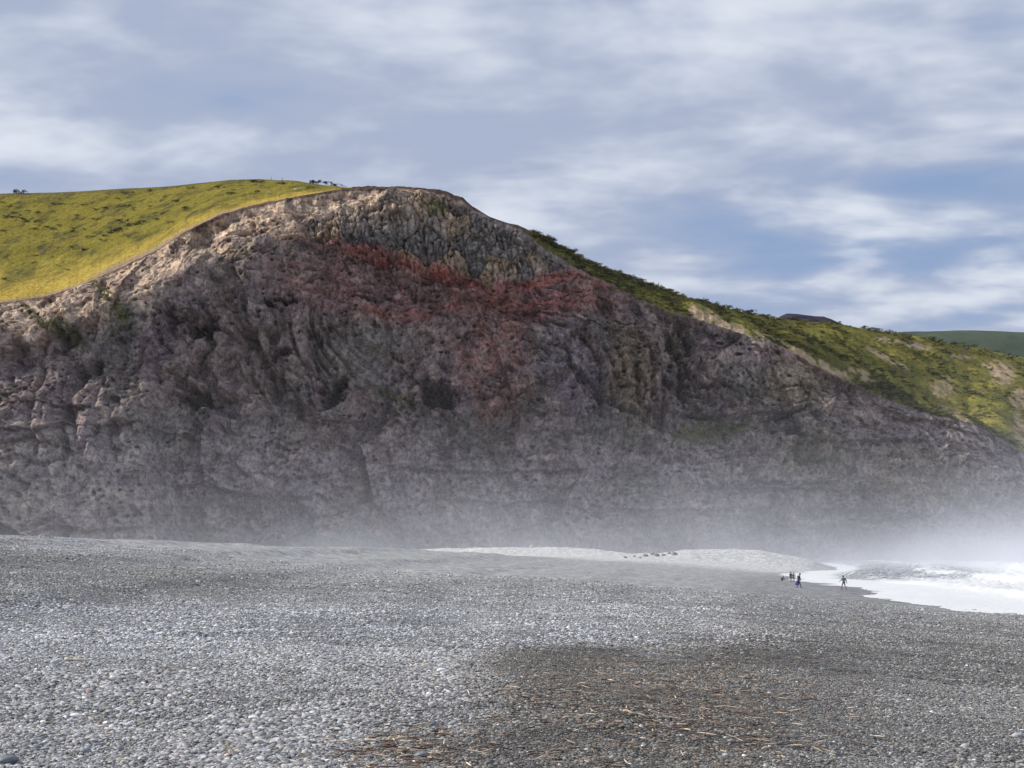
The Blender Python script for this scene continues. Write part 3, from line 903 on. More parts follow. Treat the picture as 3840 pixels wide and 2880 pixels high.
# ------------------------------------------------------------------ sea mist
def make_mist():
    m, nt, out = new_mat('sea_mist_air')
    co = nt.new('ShaderNodeTexCoord').outputs['Object']
    s = nt.new('ShaderNodeSeparateXYZ')
    nt.link(co, s.inputs[0])
    x, y, z = s.outputs
    nz = nt.noise(nt.mapping(co, scale=(1, 1, 1.7)), 0.022, 4.0, 0.6, 0.5)
    nz = nt.ramp(nz, 0.33, 0.67, 0.1, 1.9, False)
    hgt = nt.math('EXPONENT', nt.math('MULTIPLY', nt.math('MAXIMUM', z, 0.0), -1 / 14.5))
    lat = nt.ramp(x, -190, 70, 0.28, 1.0)
    near = nt.ramp(y, 300, 500, 0.10, 1.0)
    base = nt.math('MULTIPLY', nt.math('MULTIPLY', hgt, lat), nt.math('MULTIPLY', near, 0.0040))
    # denser spray over the breakers
    hg2 = nt.math('EXPONENT', nt.math('MULTIPLY', nt.math('MAXIMUM', z, 0.0), -1 / 6.5))
    sx_ = nt.math('SUBTRACT', x, nt.math('MULTIPLY', y, 0.20))
    pl = nt.math('MULTIPLY', nt.ramp(sx_, -12, 85), nt.ramp(y, 120, 330))
    pl = nt.math('MULTIPLY', nt.math('MULTIPLY', pl, hg2), 0.0100)
    d = nt.math('MULTIPLY', nt.math('ADD', base, pl), nz)
    top = nt.ramp(z, 40, 68, 1, 0)
    d = nt.math('MULTIPLY', d, top)
    v = nt.new('ShaderNodeVolumePrincipled')
    v.inputs['Color'].default_value = (0.90, 0.92, 1.0, 1)
    v.inputs['Anisotropy'].default_value = 0.25
    nt.link(d, v.inputs['Density'])
    nt.link(v.outputs[0], out.inputs['Volume'])
    m.cycles.volume_sampling = 'DISTANCE'
    return m


bmx = bmesh.new()
bmesh.ops.create_cube(bmx, size=1.0)
x0, x1, y0, y1, z0, z1 = -330, 520, 66, 748, -3.0, 70
for v in bmx.verts:
    v.co = ((x0 if v.co.x < 0 else x1), (y0 if v.co.y < 0 else y1), (z0 if v.co.z < 0 else z1))
mist_me = bpy.data.meshes.new('sea_mist')
bmx.to_mesh(mist_me); bmx.free()
tag(link('sea_mist', mist_me, make_mist()), 'pale sea mist and spray drifting along the cliff foot', 'mist', kind='stuff')
SC.cycles.volume_step_rate = 1.0
SC.cycles.volume_max_steps = 64


# ------------------------------------------------------------------ scatter node group
def scatter(name, pts, rot, scl, col, label, cat, mat=None, source=None, subdiv=2):
    me = bpy.data.meshes.new(name)
    me.vertices.add(len(pts))
    me.vertices.foreach_set('co', np.asarray(pts, np.float32).ravel())
    set_vec(me, 'rot', rot); set_vec(me, 'scl', scl)
    if col is not None:
        set_color(me, 'col', col)
    o = link(name, me)
    ng = bpy.data.node_groups.new(name + '_nodes', 'GeometryNodeTree')
    ng.interface.new_socket('Geometry', in_out='INPUT', socket_type='NodeSocketGeometry')
    ng.interface.new_socket('Geometry', in_out='OUTPUT', socket_type='NodeSocketGeometry')
    N = ng.nodes; L = ng.links
    gi = N.new('NodeGroupInput'); go = N.new('NodeGroupOutput')
    ip = N.new('GeometryNodeInstanceOnPoints')
    L.new(gi.outputs[0], ip.inputs['Points'])
    ar = N.new('GeometryNodeInputNamedAttribute'); ar.data_type = 'FLOAT_VECTOR'; ar.inputs[0].default_value = 'rot'
    asx = N.new('GeometryNodeInputNamedAttribute'); asx.data_type = 'FLOAT_VECTOR'; asx.inputs[0].default_value = 'scl'
    er = N.new('FunctionNodeEulerToRotation')
    L.new(ar.outputs[0], er.inputs[0]); L.new(er.outputs[0], ip.inputs['Rotation'])
    L.new(asx.outputs[0], ip.inputs['Scale'])
    if source is not None:
        oi = N.new('GeometryNodeObjectInfo')
        oi.inputs['Object'].default_value = source
        oi.inputs['As Instance'].default_value = True
        L.new(oi.outputs['Geometry'], ip.inputs['Instance'])
    else:
        ico = N.new('GeometryNodeMeshIcoSphere')
        ico.inputs['Radius'].default_value = 1.0
        ico.inputs['Subdivisions'].default_value = subdiv
        ss = N.new('GeometryNodeSetShadeSmooth')
        sm = N.new('GeometryNodeSetMaterial')
        sm.inputs['Material'].default_value = mat
        L.new(ico.outputs[0], ss.inputs[0]); L.new(ss.outputs[0], sm.inputs[0]); L.new(sm.outputs[0], ip.inputs['Instance'])
    L.new(ip.outputs[0], go.inputs[0])
    md = o.modifiers.new('scatter', 'NODES')
    md.node_group = ng
    tag(o, label, cat, kind='stuff')
    return o


# ------------------------------------------------------------------ pebbles
def pebble_band(y0, y1, per_m2, size_lo, size_hi, margin):
    n_try = int(per_m2 * 0.39 * 2 * (y1 * y1 - y0 * y0) * 0.5 + per_m2 * margin * 2 * (y1 - y0))
    Y = np.sqrt(RNG.random(n_try) * (y1 * y1 - y0 * y0) + y0 * y0)
    X = (RNG.random(n_try) * 2 - 1) * (0.385 * Y + margin)
    ok = (shore_x(Y) - X) > 3
    X, Y = X[ok], Y[ok]
    Z = beach_z(X, Y)
    sz = size_lo * (size_hi / size_lo) ** (RNG.random(len(X)) ** 2.4) * (0.8 + 0.5 * sstep(-0.3, 0.35, fbm(X / 2.5, Y / 5.0, 3, 215)))
    return X, Y, Z, sz


bands = [pebble_band(8.5, 14, 2500, 0.009, 0.042, 1.0), pebble_band(14, 26, 1000, 0.012, 0.044, 1.0), pebble_band(26, 55, 140, 0.016, 0.052, 1.2), pebble_band(55, 110, 16, 0.026, 0.085, 1.5)]
PXs = np.concatenate([b[0] for b in bands]); PYs = np.concatenate([b[1] for b in bands]); PZs = np.concatenate([b[2] for b in bands]); PSs = np.concatenate([b[3] for b in bands])
pp_, py2 = project(PXs, PYs, PZs)
fine = np.clip(sstep(1500, 2000, pp_ + 150 * fbm(pp_ / 400.0, py2 / 90.0, 3, 210)) * sstep(2400, 2460, py2) * (1 - 0.5 * sstep(3000, 3500, pp_)), 0, 1)
PSs = PSs * 0.86 * (1 - 0.42 * fine)
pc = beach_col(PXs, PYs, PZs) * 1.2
tint = RNG.random(len(PXs))
pc = np.where((tint < 0.02)[:, None], np.array([0.55, 0.56, 0.57]), pc)
pc = np.where((tint > 0.99)[:, None], np.array([0.20, 0.12, 0.10]), pc)
pc = np.where(((tint > 0.5) & (tint < 0.56))[:, None], pc * np.array([1.15, 1.05, 0.85]), pc)
nP = len(PXs)
rot = np.stack([RNG.normal(0, 0.28, nP), RNG.normal(0, 0.28, nP), RNG.random(nP) * 6.283], -1)
asp = 0.62 + 0.38 * RNG.random(nP)
scl = np.stack([PSs * 1.15, PSs * asp, PSs * (0.30 + 0.28 * RNG.random(nP))], -1)
PZp = PZs + 0.10 * PSs
print('pebbles', nP)
scatter('gravel', np.stack([PXs, PYs, PZp], -1), rot, scl, pc, 'loose grey pebbles covering the shingle beach', 'gravel', mat=M_PEBBLE)


# ------------------------------------------------------------------ bushes
def bush_mesh(name, seed, n_leaf=130, leaf=0.2, mat=M_SCRUB):
    r = np.random.default_rng(seed)
    lob = [(r.normal(0, 0.42), r.normal(0, 0.42), 0.35 + 0.4 * r.random(), 0.35 + 0.28 * r.random()) for _ in range(7)]
    V = []; F = []
    for i in range(n_leaf):
        lx, ly, lz, lr = lob[r.integers(len(lob))]
        d = r.normal(size=3); d /= np.linalg.norm(d); d[2] = abs(d[2]) * 0.9 - 0.15
        c = np.array([lx, ly, lz * 0.8]) + d * lr * (0.65 + 0.4 * r.random())
        c[2] = max(c[2], 0.02)
        nrm = d + r.normal(0, 0.5, 3); nrm /= np.linalg.norm(nrm)
        a = np.cross(nrm, r.normal(size=3)); a /= np.linalg.norm(a); b = np.cross(nrm, a)
        s = leaf * (0.6 + 0.8 * r.random())
        k = len(V)
        V += [c - a * s * 0.5, c + b * s * 0.4 + a * s * 0.1, c + a * s * 0.8, c - b * s * 0.4 + a * s * 0.1]
        F.append((k, k + 1, k + 2, k + 3))
    for j in range(4):     # stems
        a = r.random() * 6.28; k = len(V)
        tip = np.array([math.cos(a) * 0.4, math.sin(a) * 0.4, 0.6])
        for q in range(3):
            an = q * 2.094
            o_ = np.array([math.cos(an) * 0.03, math.sin(an) * 0.03, 0])
            V += [o_ + np.array([0, 0, -0.15]), tip + o_ * 0.4]
        for q in range(3):
            q2_ = (q + 1) % 3
            F.append((k + q * 2, k + q2_ * 2, k + q2_ * 2 + 1, k + q * 2 + 1))
    me = mesh_from(name, np.array(V), np.array(F), smooth=False)
    me.materials.append(mat)
    return me


BUSH = [bush_mesh('shrub', 50 + i, mat=M_DARKBUSH) for i in range(4)]
SCRUB = [bush_mesh('scrub_bush', 60 + i, mat=M_SCRUB) for i in range(4)]
PXM = 0.135    # metres per photograph pixel on the headland, roughly

shrub_px = [(130, 190), (190, 192), (460, 285), (310, 348), (235, 335), (640, 375), (690, 290), (870, 310), (1100, 185), (1030, 192), (1230, 172), (1460, 262), (1530, 315), (1350, 355), (980, 235),
            (800, 325), (215, 425), (310, 430), (490, 458), (290, 490), (30, 500), (60, 380), (370, 470), (620, 480), (600, 505), (800, 410), (1010, 425), (1300, 410), (1430, 430), (710, 490), (975, 490),
            (1060, 460), (1120, 450), (1190, 430), (930, 520), (880, 545), (840, 575), (740, 560), (600, 650), (710, 660), (295, 710), (290, 765), (500, 795), (555, 830), (35, 905), (25, 265), (100, 300),
            (1910, 198), (2130, 175), (1580, 155), (1820, 150), (1240, 300), (1000, 300), (1060, 300), (160, 370), (110, 390), (190, 410), (430, 490), (1020, 500), (960, 505), (1150, 445), (120, 355), (60, 300)]
shrubs = [(a / 2.212, 640 + b / 2.212, None) for a, b in shrub_px]
shrubs += [(900 + a / 2.212, 640 + b / 2.212, s) for a, b, s in ((345, 117, 2.2), (600, 112, 2.95), (648, 102, 2.92), (725, 122, 2.92), (180, 103, 2.2), (120, 97, 2.0), (580, 147, 1.6), (800, 127, 1.8), (770, 130, 1.5))]
big_sky = {0: 3.4, 1: 3.0}
for i, (a, b, s) in enumerate(shrubs):
    pos = hill_at(a, b)
    o = link('shrub', BUSH[i % 4])
    sz = s or big_sky.get(i) or random.uniform(1.1, 2.2)
    o.location = pos - Vector((0, 0, 0.15))
    o.rotation_euler = (0, 0, random.uniform(0, 6.28))
    lying = sz < 2.3
    o.scale = (sz * (1.9 if lying else 1.0), sz * (1.5 if lying else 1.0), sz * (0.85 if lying else 1.0))
    if sz > 2.9 and i < 2:
        tag(o, 'dark shrub standing on the skyline of the green hill, clear of the others', 'shrub', 'dark shrubs on the grassy hill skyline')
    elif sz > 2.9:
        tag(o, 'tall dark shrub on the hilltop close to where the bare cliff edge begins', 'shrub', 'tall shrubs near the hilltop')
    else:
        sk = b - np.interp(a, SKY_P, SKY_Y); rd = np.interp(a, RIM_P, RIM_Y) - b
        if 360 < a < 560 and 825 < b < 915:
            lb = 'low dark shrub in the long slanting thicket streak on the green hillside'
        elif sk < 22:
            lb = 'low dark shrub on the brow just under the grassy skyline'
        elif rd < 70:
            lb = 'low dark shrub close above the golden cliff-edge grass'
        elif sz > 1.75:
            lb = 'broad low dark shrub on the open green hillside'
        elif sz > 1.4:
            lb = 'middling low dark shrub on the open green hillside'
        else:
            lb = 'tiny low dark shrub on the open green hillside'
        tag(o, lb, 'shrub', 'low shrubs on the grassy hillside')

# scrub cover of the right-hand slope
flatH = H.reshape(-1, 3)
cand = np.nonzero(((PH > 1990) & (TH < 3.03) & ~BARE_R).ravel())[0]
wgt = np.ones(len(cand))
qq = fbm(flatH[cand, 0] / 22.0, flatH[cand, 1] / 22.0, 3, 521)
wgt *= 0.25 + 1.3 * sstep(-0.25, 0.35, qq)
wgt *= np.interp(PH.ravel()[cand], [1990, 2100, 2300, 4300], [0.4, 1.0, 1.3, 1.0])
# even out by ground area
sel = RNG.choice(cand, size=5200, replace=False, p=wgt / wgt.sum())
sp_ = flatH[sel] + np.stack([RNG.normal(0, 0.6, len(sel)), RNG.normal(0, 0.6, len(sel)), np.full(len(sel), -0.12)], -1)
first = link('scrub_bush', SCRUB[0])
b0 = hill_at(2200, 985)
first.location = b0 - Vector((0, 0, 0.1)); first.scale = (2.1, 2.1, 1.9)
tag(first, 'rounded scrub bush on the crest just below the bare summit slope', 'bush', 'bushes along the descending skyline')
halves = np.array_split(np.arange(len(sel)), 2)
ssz = 0.7 + 1.3 * RNG.random(len(sel)) ** 1.8
ssz = ssz * np.interp(PH.ravel()[sel], [1990, 2200, 2600, 4300], [0.8, 1.15, 1.0, 1.1])
srot = np.stack([RNG.normal(0, 0.1, len(sel)), RNG.normal(0, 0.1, len(sel)), RNG.random(len(sel)) * 6.28], -1)
sscl = np.stack([ssz * 1.2, ssz * 1.2, ssz * (0.6 + 0.35 * RNG.random(len(sel)))], -1)
scatter('scrub', sp_, srot, sscl, None, 'dense olive green scrub covering the seaward slope', 'scrub', source=first)

dk = qq > 0.02
dsel = RNG.choice(cand[dk], size=1200, replace=False, p=(wgt * np.interp(PH.ravel()[cand], [1990, 2500, 2700, 4300], [1.2, 0.6, 1, 1]))[dk] / (wgt * np.interp(PH.ravel()[cand], [1990, 2500, 2700, 4300], [1.2, 0.6, 1, 1]))[dk].sum())
dsz = 1.0 + 1.6 * RNG.random(len(dsel)) ** 1.6
dark0 = link('shrub', BUSH[1])
dark0.location = hill_at(3300, 1330) - Vector((0, 0, 0.15)); dark0.scale = (2.6, 2.6, 2.0)
tag(dark0, 'broad dark shrub beside the bare earth streak on the seaward scrub slope', 'shrub')
scatter('dark_scrub', flatH[dsel] + np.array([0, 0, -0.15]), np.stack([RNG.normal(0, 0.1, len(dsel)), RNG.normal(0, 0.1, len(dsel)), RNG.random(len(dsel)) * 6.28], -1),
        np.stack([dsz * 1.3, dsz * 1.3, dsz * 0.8], -1), None, 'dark thickets in the gullies of the seaward slope', 'scrub', source=dark0)
tall_p = np.sort(RNG.uniform(2060, 3800, 62))
for i, p in enumerate(tall_p):
    pos = hill_at(p, np.interp(p, SKY_P, SKY_Y) + RNG.uniform(-1, 6))
    o = link('scrub_bush', (SCRUB + BUSH)[i % 8])
    sz = RNG.uniform(1.3, 3.0)
    o.location = pos - Vector((0, 0, 0.2)); o.rotation_euler = (0, 0, RNG.uniform(0, 6.28)); o.scale = (sz * 1.15, sz * 1.15, sz)
    hue = 'olive' if i % 8 < 4 else 'blackish'
    size = 'tall' if sz > 2.4 else ('small' if sz < 1.8 else 'middling')
    where = 'on the steep skyline below the bare summit slope' if p < 2620 else ('on the skyline between the earth scar and the dark knoll' if p < 2930 else 'on the skyline in front of the low green distant hill')
    tag(o, f'{size} {hue} bush {where}', 'bush', 'bushes along the descending skyline')

# tufts growing on the cliff ledges
cg = np.nonzero((m_green > 0.55).ravel() & (T2 > 0.1).ravel())[0]
csel = RNG.choice(cg, size=min(1500, len(cg)), replace=False)
cpos = np.stack([Xc, Yd, Zd], -1).reshape(-1, 3)[csel]
cs = 0.35 + 0.8 * RNG.random(len(csel)) ** 2
scatter('cliff_tufts', cpos, np.stack([np.full(len(csel), 0.5), RNG.normal(0, 0.2, len(csel)), RNG.random(len(csel)) * 6.28], -1),
        np.stack([cs, cs, cs * 0.8], -1), None, 'green plants rooted on ledges of the cliff face', 'plants', source=first)

# ------------------------------------------------------------------ fence posts
post_me = bpy.data.meshes.new('fence_post')
bmp = bmesh.new()
prev = None
for z, r in ((-0.4, 0.11), (0.0, 0.11), (1.25, 0.10), (1.33, 0.06)):
    ring = [bmp.verts.new((math.cos(k * math.pi / 4) * r + 0.02 * z, math.sin(k * math.pi / 4) * r, z)) for k in range(8)]
    if prev:
        for k in range(8):
            bmp.faces.new((prev[k], prev[(k + 1) % 8], ring[(k + 1) % 8], ring[k]))
    prev = ring
bmp.faces.new(prev)
bmp.to_mesh(post_me); bmp.free(); post_me.materials.append(M_POST)
for (a, b, lab) in ((830, 784, 'wooden fence post at the edge of the golden grass where the slope steepens'), (518, 936, 'wooden fence post midway down the golden cliff-edge grass'),
                    (170, 1104, 'wooden fence post at the low end of the golden cliff-edge grass'), (1019, 674, None), (1058, 675, None),
                    (1047, 738, 'short fence post in the grass below the two grazing sheep'), (1649, 719, 'lone post standing on the bare brown cliff summit')):
    o = link('fence_post', post_me)
    o.location = hill_at(a, b)
    o.scale = (1.5, 1.5, 1.25)
    tag(o, lab or 'fence post standing on the grassy hilltop skyline', 'fence post', 'fence posts along the headland')


# ------------------------------------------------------------------ skinned figures (sheep, people)
def skin_mesh(name, verts, edges, radii, root=0, sub=1):
    me = bpy.data.meshes.new(name + '_skeleton')
    me.from_pydata([tuple(v) for v in verts], edges, [])
    ob = bpy.data.objects.new(name + '_skeleton', me)
    COL.objects.link(ob)
    ob.modifiers.new('skin', 'SKIN').use_smooth_shade = True
    sv = me.skin_vertices[0].data if me.skin_vertices else None
    if sv is None:
        bm = bmesh.new(); bm.from_mesh(me); bm.verts.layers.skin.verify(); bm.to_mesh(me); bm.free()
        sv = me.skin_vertices[0].data
    for i, r in enumerate(radii):
        sv[i].radius = (r, r) if not isinstance(r, tuple) else r
        sv[i].use_root = (i == root)
    ss = ob.modifiers.new('sub', 'SUBSURF'); ss.levels = sub; ss.render_levels = sub
    dg = bpy.context.evaluated_depsgraph_get()
    out = bpy.data.meshes.new_from_object(ob.evaluated_get(dg))
    out.name = name
    bpy.data.objects.remove(ob)
    bpy.data.meshes.remove(me)
    return out


M_WOOL = make_simple('sheep_wool', (0.62, 0.58, 0.50), (0.78, 0.75, 0.68), 6.0, 1.0, 0.05, 0.8, 0.05)


def make_sheep():
    V = [(-0.5, 0, 0.62), (-0.2, 0, 0.66), (0.2, 0, 0.66), (0.45, 0, 0.68), (0.62, 0, 0.80), (0.80, 0, 0.74), (0.93, 0, 0.62), (-0.66, 0, 0.55)]
    E = [(0, 1), (1, 2), (2, 3), (3, 4), (4, 5), (5, 6), (0, 7)]
    Rr = [0.24, 0.29, 0.29, 0.24, 0.13, 0.10, 0.06, 0.06]
    for sx, anchor in ((-0.42, 0), (0.38, 3)):
        for sy_ in (-0.15, 0.15):
            k = len(V)
            V += [(sx, sy_, 0.42), (sx + (-0.03 if sx < 0 else 0.02), sy_, 0.22), (sx, sy_, 0.0)]
            Rr += [0.09, 0.045, 0.04]
            E += [(anchor, k), (k, k + 1), (k + 1, k + 2)]
    for sy_ in (-0.1, 0.1):
        k = len(V); V.append((0.70, sy_ * 1.7, 0.82)); Rr.append(0.03); E.append((4, k))
    return skin_mesh('sheep', V, E, Rr, 1, 1)


sheep_me = make_sheep(); sheep_me.materials.append(M_WOOL)
for (a, b, rz, lab) in ((1008, 725, 0.3, 'white sheep grazing just above the short fence post'), (1109, 714, 2.6, 'white sheep grazing on the hilltop nearer the bare summit')):
    o = link('sheep', sheep_me)
    o.location = hill_at(a, b); o.rotation_euler = (0, 0, rz); o.scale = (1.25,) * 3
    tag(o, lab, 'sheep', 'sheep on the headland')

M_SKIN = make_simple('skin', (0.42, 0.26, 0.19), (0.50, 0.32, 0.24), 8.0, 0.6, 0.3, 0.05, 0.003)
M_HAIR = make_simple('hair', (0.03, 0.022, 0.015), (0.06, 0.045, 0.03), 30.0, 0.7, 0.3)
M_EYE = make_simple('eye', (0.02, 0.02, 0.02), (0.05, 0.05, 0.05), 5.0, 0.2, 0.5)
FABRIC = {}


def fabric(name, c):
    if name not in FABRIC:
        FABRIC[name] = make_simple('cloth_' + name, c, tuple(min(1, x * 1.35) for x in c), 10.0, 0.95, 0.1, 0.3, 0.01)
    return FABRIC[name]


def limb(V, E, Rr, anchor, pts, rad):
    k0 = anchor
    for p_, r_ in zip(pts, rad):
        V.append(p_); Rr.append(r_); E.append((k0, len(V) - 1)); k0 = len(V) - 1
    return k0


def person(loc, rz, height, J, jacket, trousers, hat, label, group='people at the water edge', shoes=(0.04, 0.04, 0.045)):
    """J: joints of the pose for a 1.75 m adult facing +y"""
    root = bpy.data.objects.new('person', None)
    COL.objects.link(root)
    root.empty_display_size = 0.2
    root.location = loc; root.rotation_euler = (0, 0, rz)
    k = height / 1.75
    root.scale = (k, k, k)
    V, E, Rr = [J['pelvis']], [], [0.145]
    chest = limb(V, E, Rr, 0, [J['waist'], J['chest']], [0.135, 0.16])
    neck = limb(V, E, Rr, chest, [J['neck'], J['head0'], J['head1'], J['head2']], [0.06, 0.07, 0.098, 0.075])
    hd = Vector(J['head1']); fw = Vector(J.get('face', (0, 1, 0)))
    limb(V, E, Rr, neck - 1, [tuple(hd + fw * 0.115 - Vector((0, 0, 0.01)))], [0.014])
    for s in ('l', 'r'):
        limb(V, E, Rr, 0, [J['hip_' + s], J['knee_' + s], J['ankle_' + s], J['toe_' + s]], [0.10, 0.065, 0.045, 0.035])
        wr = limb(V, E, Rr, chest, [J['sh_' + s], J['el_' + s], J['wr_' + s]], [0.065, 0.045, 0.032])
        a = Vector(J['wr_' + s]); d = (a - Vector(J['el_' + s])).normalized()
        side = d.cross(Vector((0, 1, 0)))
        side = side.normalized() if side.length > 0.1 else Vector((1, 0, 0))
        palm = limb(V, E, Rr, wr, [tuple(a + d * 0.07)], [0.034])
        for q, ln in ((-1.5, 0.065), (-0.5, 0.08), (0.5, 0.075), (1.5, 0.055)):
            b = a + d * 0.10 + side * q * 0.019
            limb(V, E, Rr, palm, [tuple(b), tuple(b + d * ln + Vector((0, 0.02, 0)))], [0.0095, 0.0085])
        limb(V, E, Rr, palm, [tuple(a + d * 0.06 - side * 0.045), tuple(a + d * 0.10 - side * 0.06)], [0.010, 0.009])
    me = skin_mesh('body', V, E, Rr, 0, 1)
    for mt in (M_SKIN, fabric('trouser_%.2f' % sum(trousers), trousers), fabric('shoe', shoes)):
        me.materials.append(mt)
    pel = Vector(J['pelvis']); an = min(J['ankle_l'][2], J['ankle_r'][2])
    knees = [Vector(J[x]) for x in ('knee_l', 'knee_r', 'hip_l', 'hip_r', 'ankle_l', 'ankle_r', 'toe_l', 'toe_r', 'pelvis')]
    others = [Vector(J[x]) for x in ('wr_l', 'wr_r', 'head1', 'neck', 'el_l', 'el_r', 'chest', 'head2')]
    for f in me.polygons:
        c = f.center
        dk = min((c - q).length for q in knees); do = min((c - q).length for q in others)
        if dk < do:
            da = min((c - Vector(J[x])).length for x in ('ankle_l', 'ankle_r', 'toe_l', 'toe_r'))
            f.material_index = 2 if da < 0.09 else 1
    body = link('body', me, None, root)
    # jacket
    V, E, Rr = [tuple(pel - (Vector(J['chest']) - pel) * 0.12)], [], [0.17]
    ch = limb(V, E, Rr, 0, [J['waist'], J['chest']], [0.16, 0.18])
    limb(V, E, Rr, ch, [tuple(Vector(J['neck']) * 0.5 + Vector(J['chest']) * 0.5)], [0.10])
    for s in ('l', 'r'):
        limb(V, E, Rr, ch, [J['sh_' + s], J['el_' + s], tuple(Vector(J['wr_' + s]) * 0.9 + Vector(J['el_' + s]) * 0.1)], [0.085, 0.062, 0.046])
    jm = skin_mesh('jacket', V, E, Rr, 0, 1)
    jm.materials.append(fabric('jacket_%.3f' % (sum(jacket) + jacket[2] * 3), jacket))
    link('jacket', jm, None, root)
    # hair or hood
    up = (Vector(J['head2']) - Vector(J['head0'])).normalized()
    bm = bmesh.new()
    bmesh.ops.create_uvsphere(bm, u_segments=14, v_segments=10, radius=0.122)
    for v in list(bm.verts):
        if v.co.dot(fw) > 0.045 and v.co.z < 0.055:
            bm.verts.remove(v)
    for v in bm.verts:
        v.co = v.co * (1 + 0.06 * math.sin(23 * v.co.x + 31 * v.co.z))
        v.co.z *= 1.12
    hm = bpy.data.meshes.new('hair'); bm.to_mesh(hm); bm.free()
    hm.materials.append(M_HAIR if hat is None else fabric('hat_%.3f' % sum(hat), hat))
    for f in hm.polygons: f.use_smooth = True
    ho = link('hair' if hat is None else 'hood', hm, None, root)
    ho.location = hd + up * 0.025 - fw * 0.012
    side = fw.cross(Vector((0, 0, 1))).normalized()
    for s in (-1, 1):
        bm = bmesh.new(); bmesh.ops.create_icosphere(bm, subdivisions=1, radius=0.012)
        em = bpy.data.meshes.new('eye'); bm.to_mesh(em); bm.free(); em.materials.append(M_EYE)
        eo = link('eye', em, None, root); eo.location = hd + fw * 0.093 + side * s * 0.033 + Vector((0, 0, 0.012))
    tag(root, label, 'person', group)
    return root


def pose(**kw):
    J = dict(pelvis=(0, 0, 0.95), waist=(0, 0, 1.12), chest=(0, 0.01, 1.32), neck=(0, 0.02, 1.50), head0=(0, 0.03, 1.56), head1=(0, 0.035, 1.64), head2=(0, 0.03, 1.70),
             hip_l=(-0.10, 0, 0.88), hip_r=(0.10, 0, 0.88), knee_l=(-0.11, 0.03, 0.50), knee_r=(0.11, 0.03, 0.50), ankle_l=(-0.11, 0, 0.09), ankle_r=(0.11, 0, 0.09),
             toe_l=(-0.12, 0.16, 0.04), toe_r=(0.12, 0.16, 0.04), sh_l=(-0.20, 0, 1.40), sh_r=(0.20, 0, 1.40), el_l=(-0.25, -0.03, 1.12), el_r=(0.25, -0.03, 1.12),
             wr_l=(-0.26, 0.06, 0.88), wr_r=(0.26, 0.06, 0.88))
    J.update(kw)
    return J


stride = dict(hip_l=(-0.10, 0, 0.88), knee_l=(-0.11, 0.24, 0.55), ankle_l=(-0.11, 0.30, 0.12), toe_l=(-0.12, 0.45, 0.06),
              knee_r=(0.11, -0.06, 0.50), ankle_r=(0.11, -0.34, 0.14), toe_r=(0.12, -0.22, 0.04))
pA = ground_at(3165, 2213)
person(pA, 0.35, 1.70, pose(**stride, el_l=(-0.42, -0.10, 1.18), wr_l=(-0.56, -0.06, 1.10), el_r=(0.36, 0.02, 1.12), wr_r=(0.46, 0.08, 0.90), chest=(0, 0.06, 1.31), neck=(0, 0.10, 1.48), head0=(0, 0.12, 1.54), head1=(0, 0.14, 1.62), head2=(0, 0.14, 1.68)),
       (0.16, 0.17, 0.16), (0.12, 0.13, 0.13), (0.14, 0.14, 0.14), 'person in grey walking at the foam edge with arms swung out')
pB = ground_at(2996, 2206)
person(pB, -1.25, 1.68, pose(**stride, chest=(0, 0.07, 1.31), neck=(0, 0.13, 1.47), head0=(0, 0.16, 1.53), head1=(0, 0.19, 1.60), head2=(0, 0.20, 1.66), el_l=(-0.24, 0.05, 1.10), wr_l=(-0.22, -0.05, 0.86), el_r=(0.24, 0.05, 1.10), wr_r=(0.24, 0.12, 0.88)),
       (0.045, 0.047, 0.05), (0.03, 0.032, 0.036), (0.03, 0.03, 0.03), 'person in dark clothes walking along and carrying a blue bag')
pC = ground_at(2966, 2181)
person(pC, 0.2, 1.30, pose(), (0.05, 0.055, 0.06), (0.12, 0.09, 0.08), None, 'dark-jacketed one of the two people standing side by side')
pD = pC + Vector((0.40, 0.1, 0)); pD.z = float(beach_z(pD.x, pD.y))
person(pD, -0.3, 1.27, pose(el_r=(0.30, 0.02, 1.14), wr_r=(0.34, 0.10, 0.92)), (0.17, 0.21, 0.19), (0.15, 0.10, 0.09), None, 'green-grey jacketed one of the two people standing side by side')
pE = ground_at(2932, 2180)
person(pE, -1.2, 1.25, dict(pelvis=(0, -0.12, 0.34), waist=(0, -0.06, 0.50), chest=(0, 0.10, 0.66), neck=(0, 0.24, 0.78), head0=(0, 0.28, 0.82), head1=(0, 0.33, 0.89), head2=(0, 0.35, 0.95),
       hip_l=(-0.12, -0.06, 0.34), hip_r=(0.12, -0.06, 0.34), knee_l=(-0.17, 0.30, 0.46), knee_r=(0.17, 0.30, 0.46), ankle_l=(-0.14, 0.02, 0.09), ankle_r=(0.14, 0.02, 0.09),
       toe_l=(-0.15, 0.18, 0.04), toe_r=(0.15, 0.18, 0.04), sh_l=(-0.20, 0.14, 0.72), sh_r=(0.20, 0.14, 0.72), el_l=(-0.24, 0.40, 0.56), el_r=(0.24, 0.40, 0.56), wr_l=(-0.12, 0.56, 0.32), wr_r=(0.12, 0.56, 0.32)),
       (0.09, 0.07, 0.12), (0.06, 0.055, 0.08), None, 'small person crouching over the shingle beside the thin foam line')

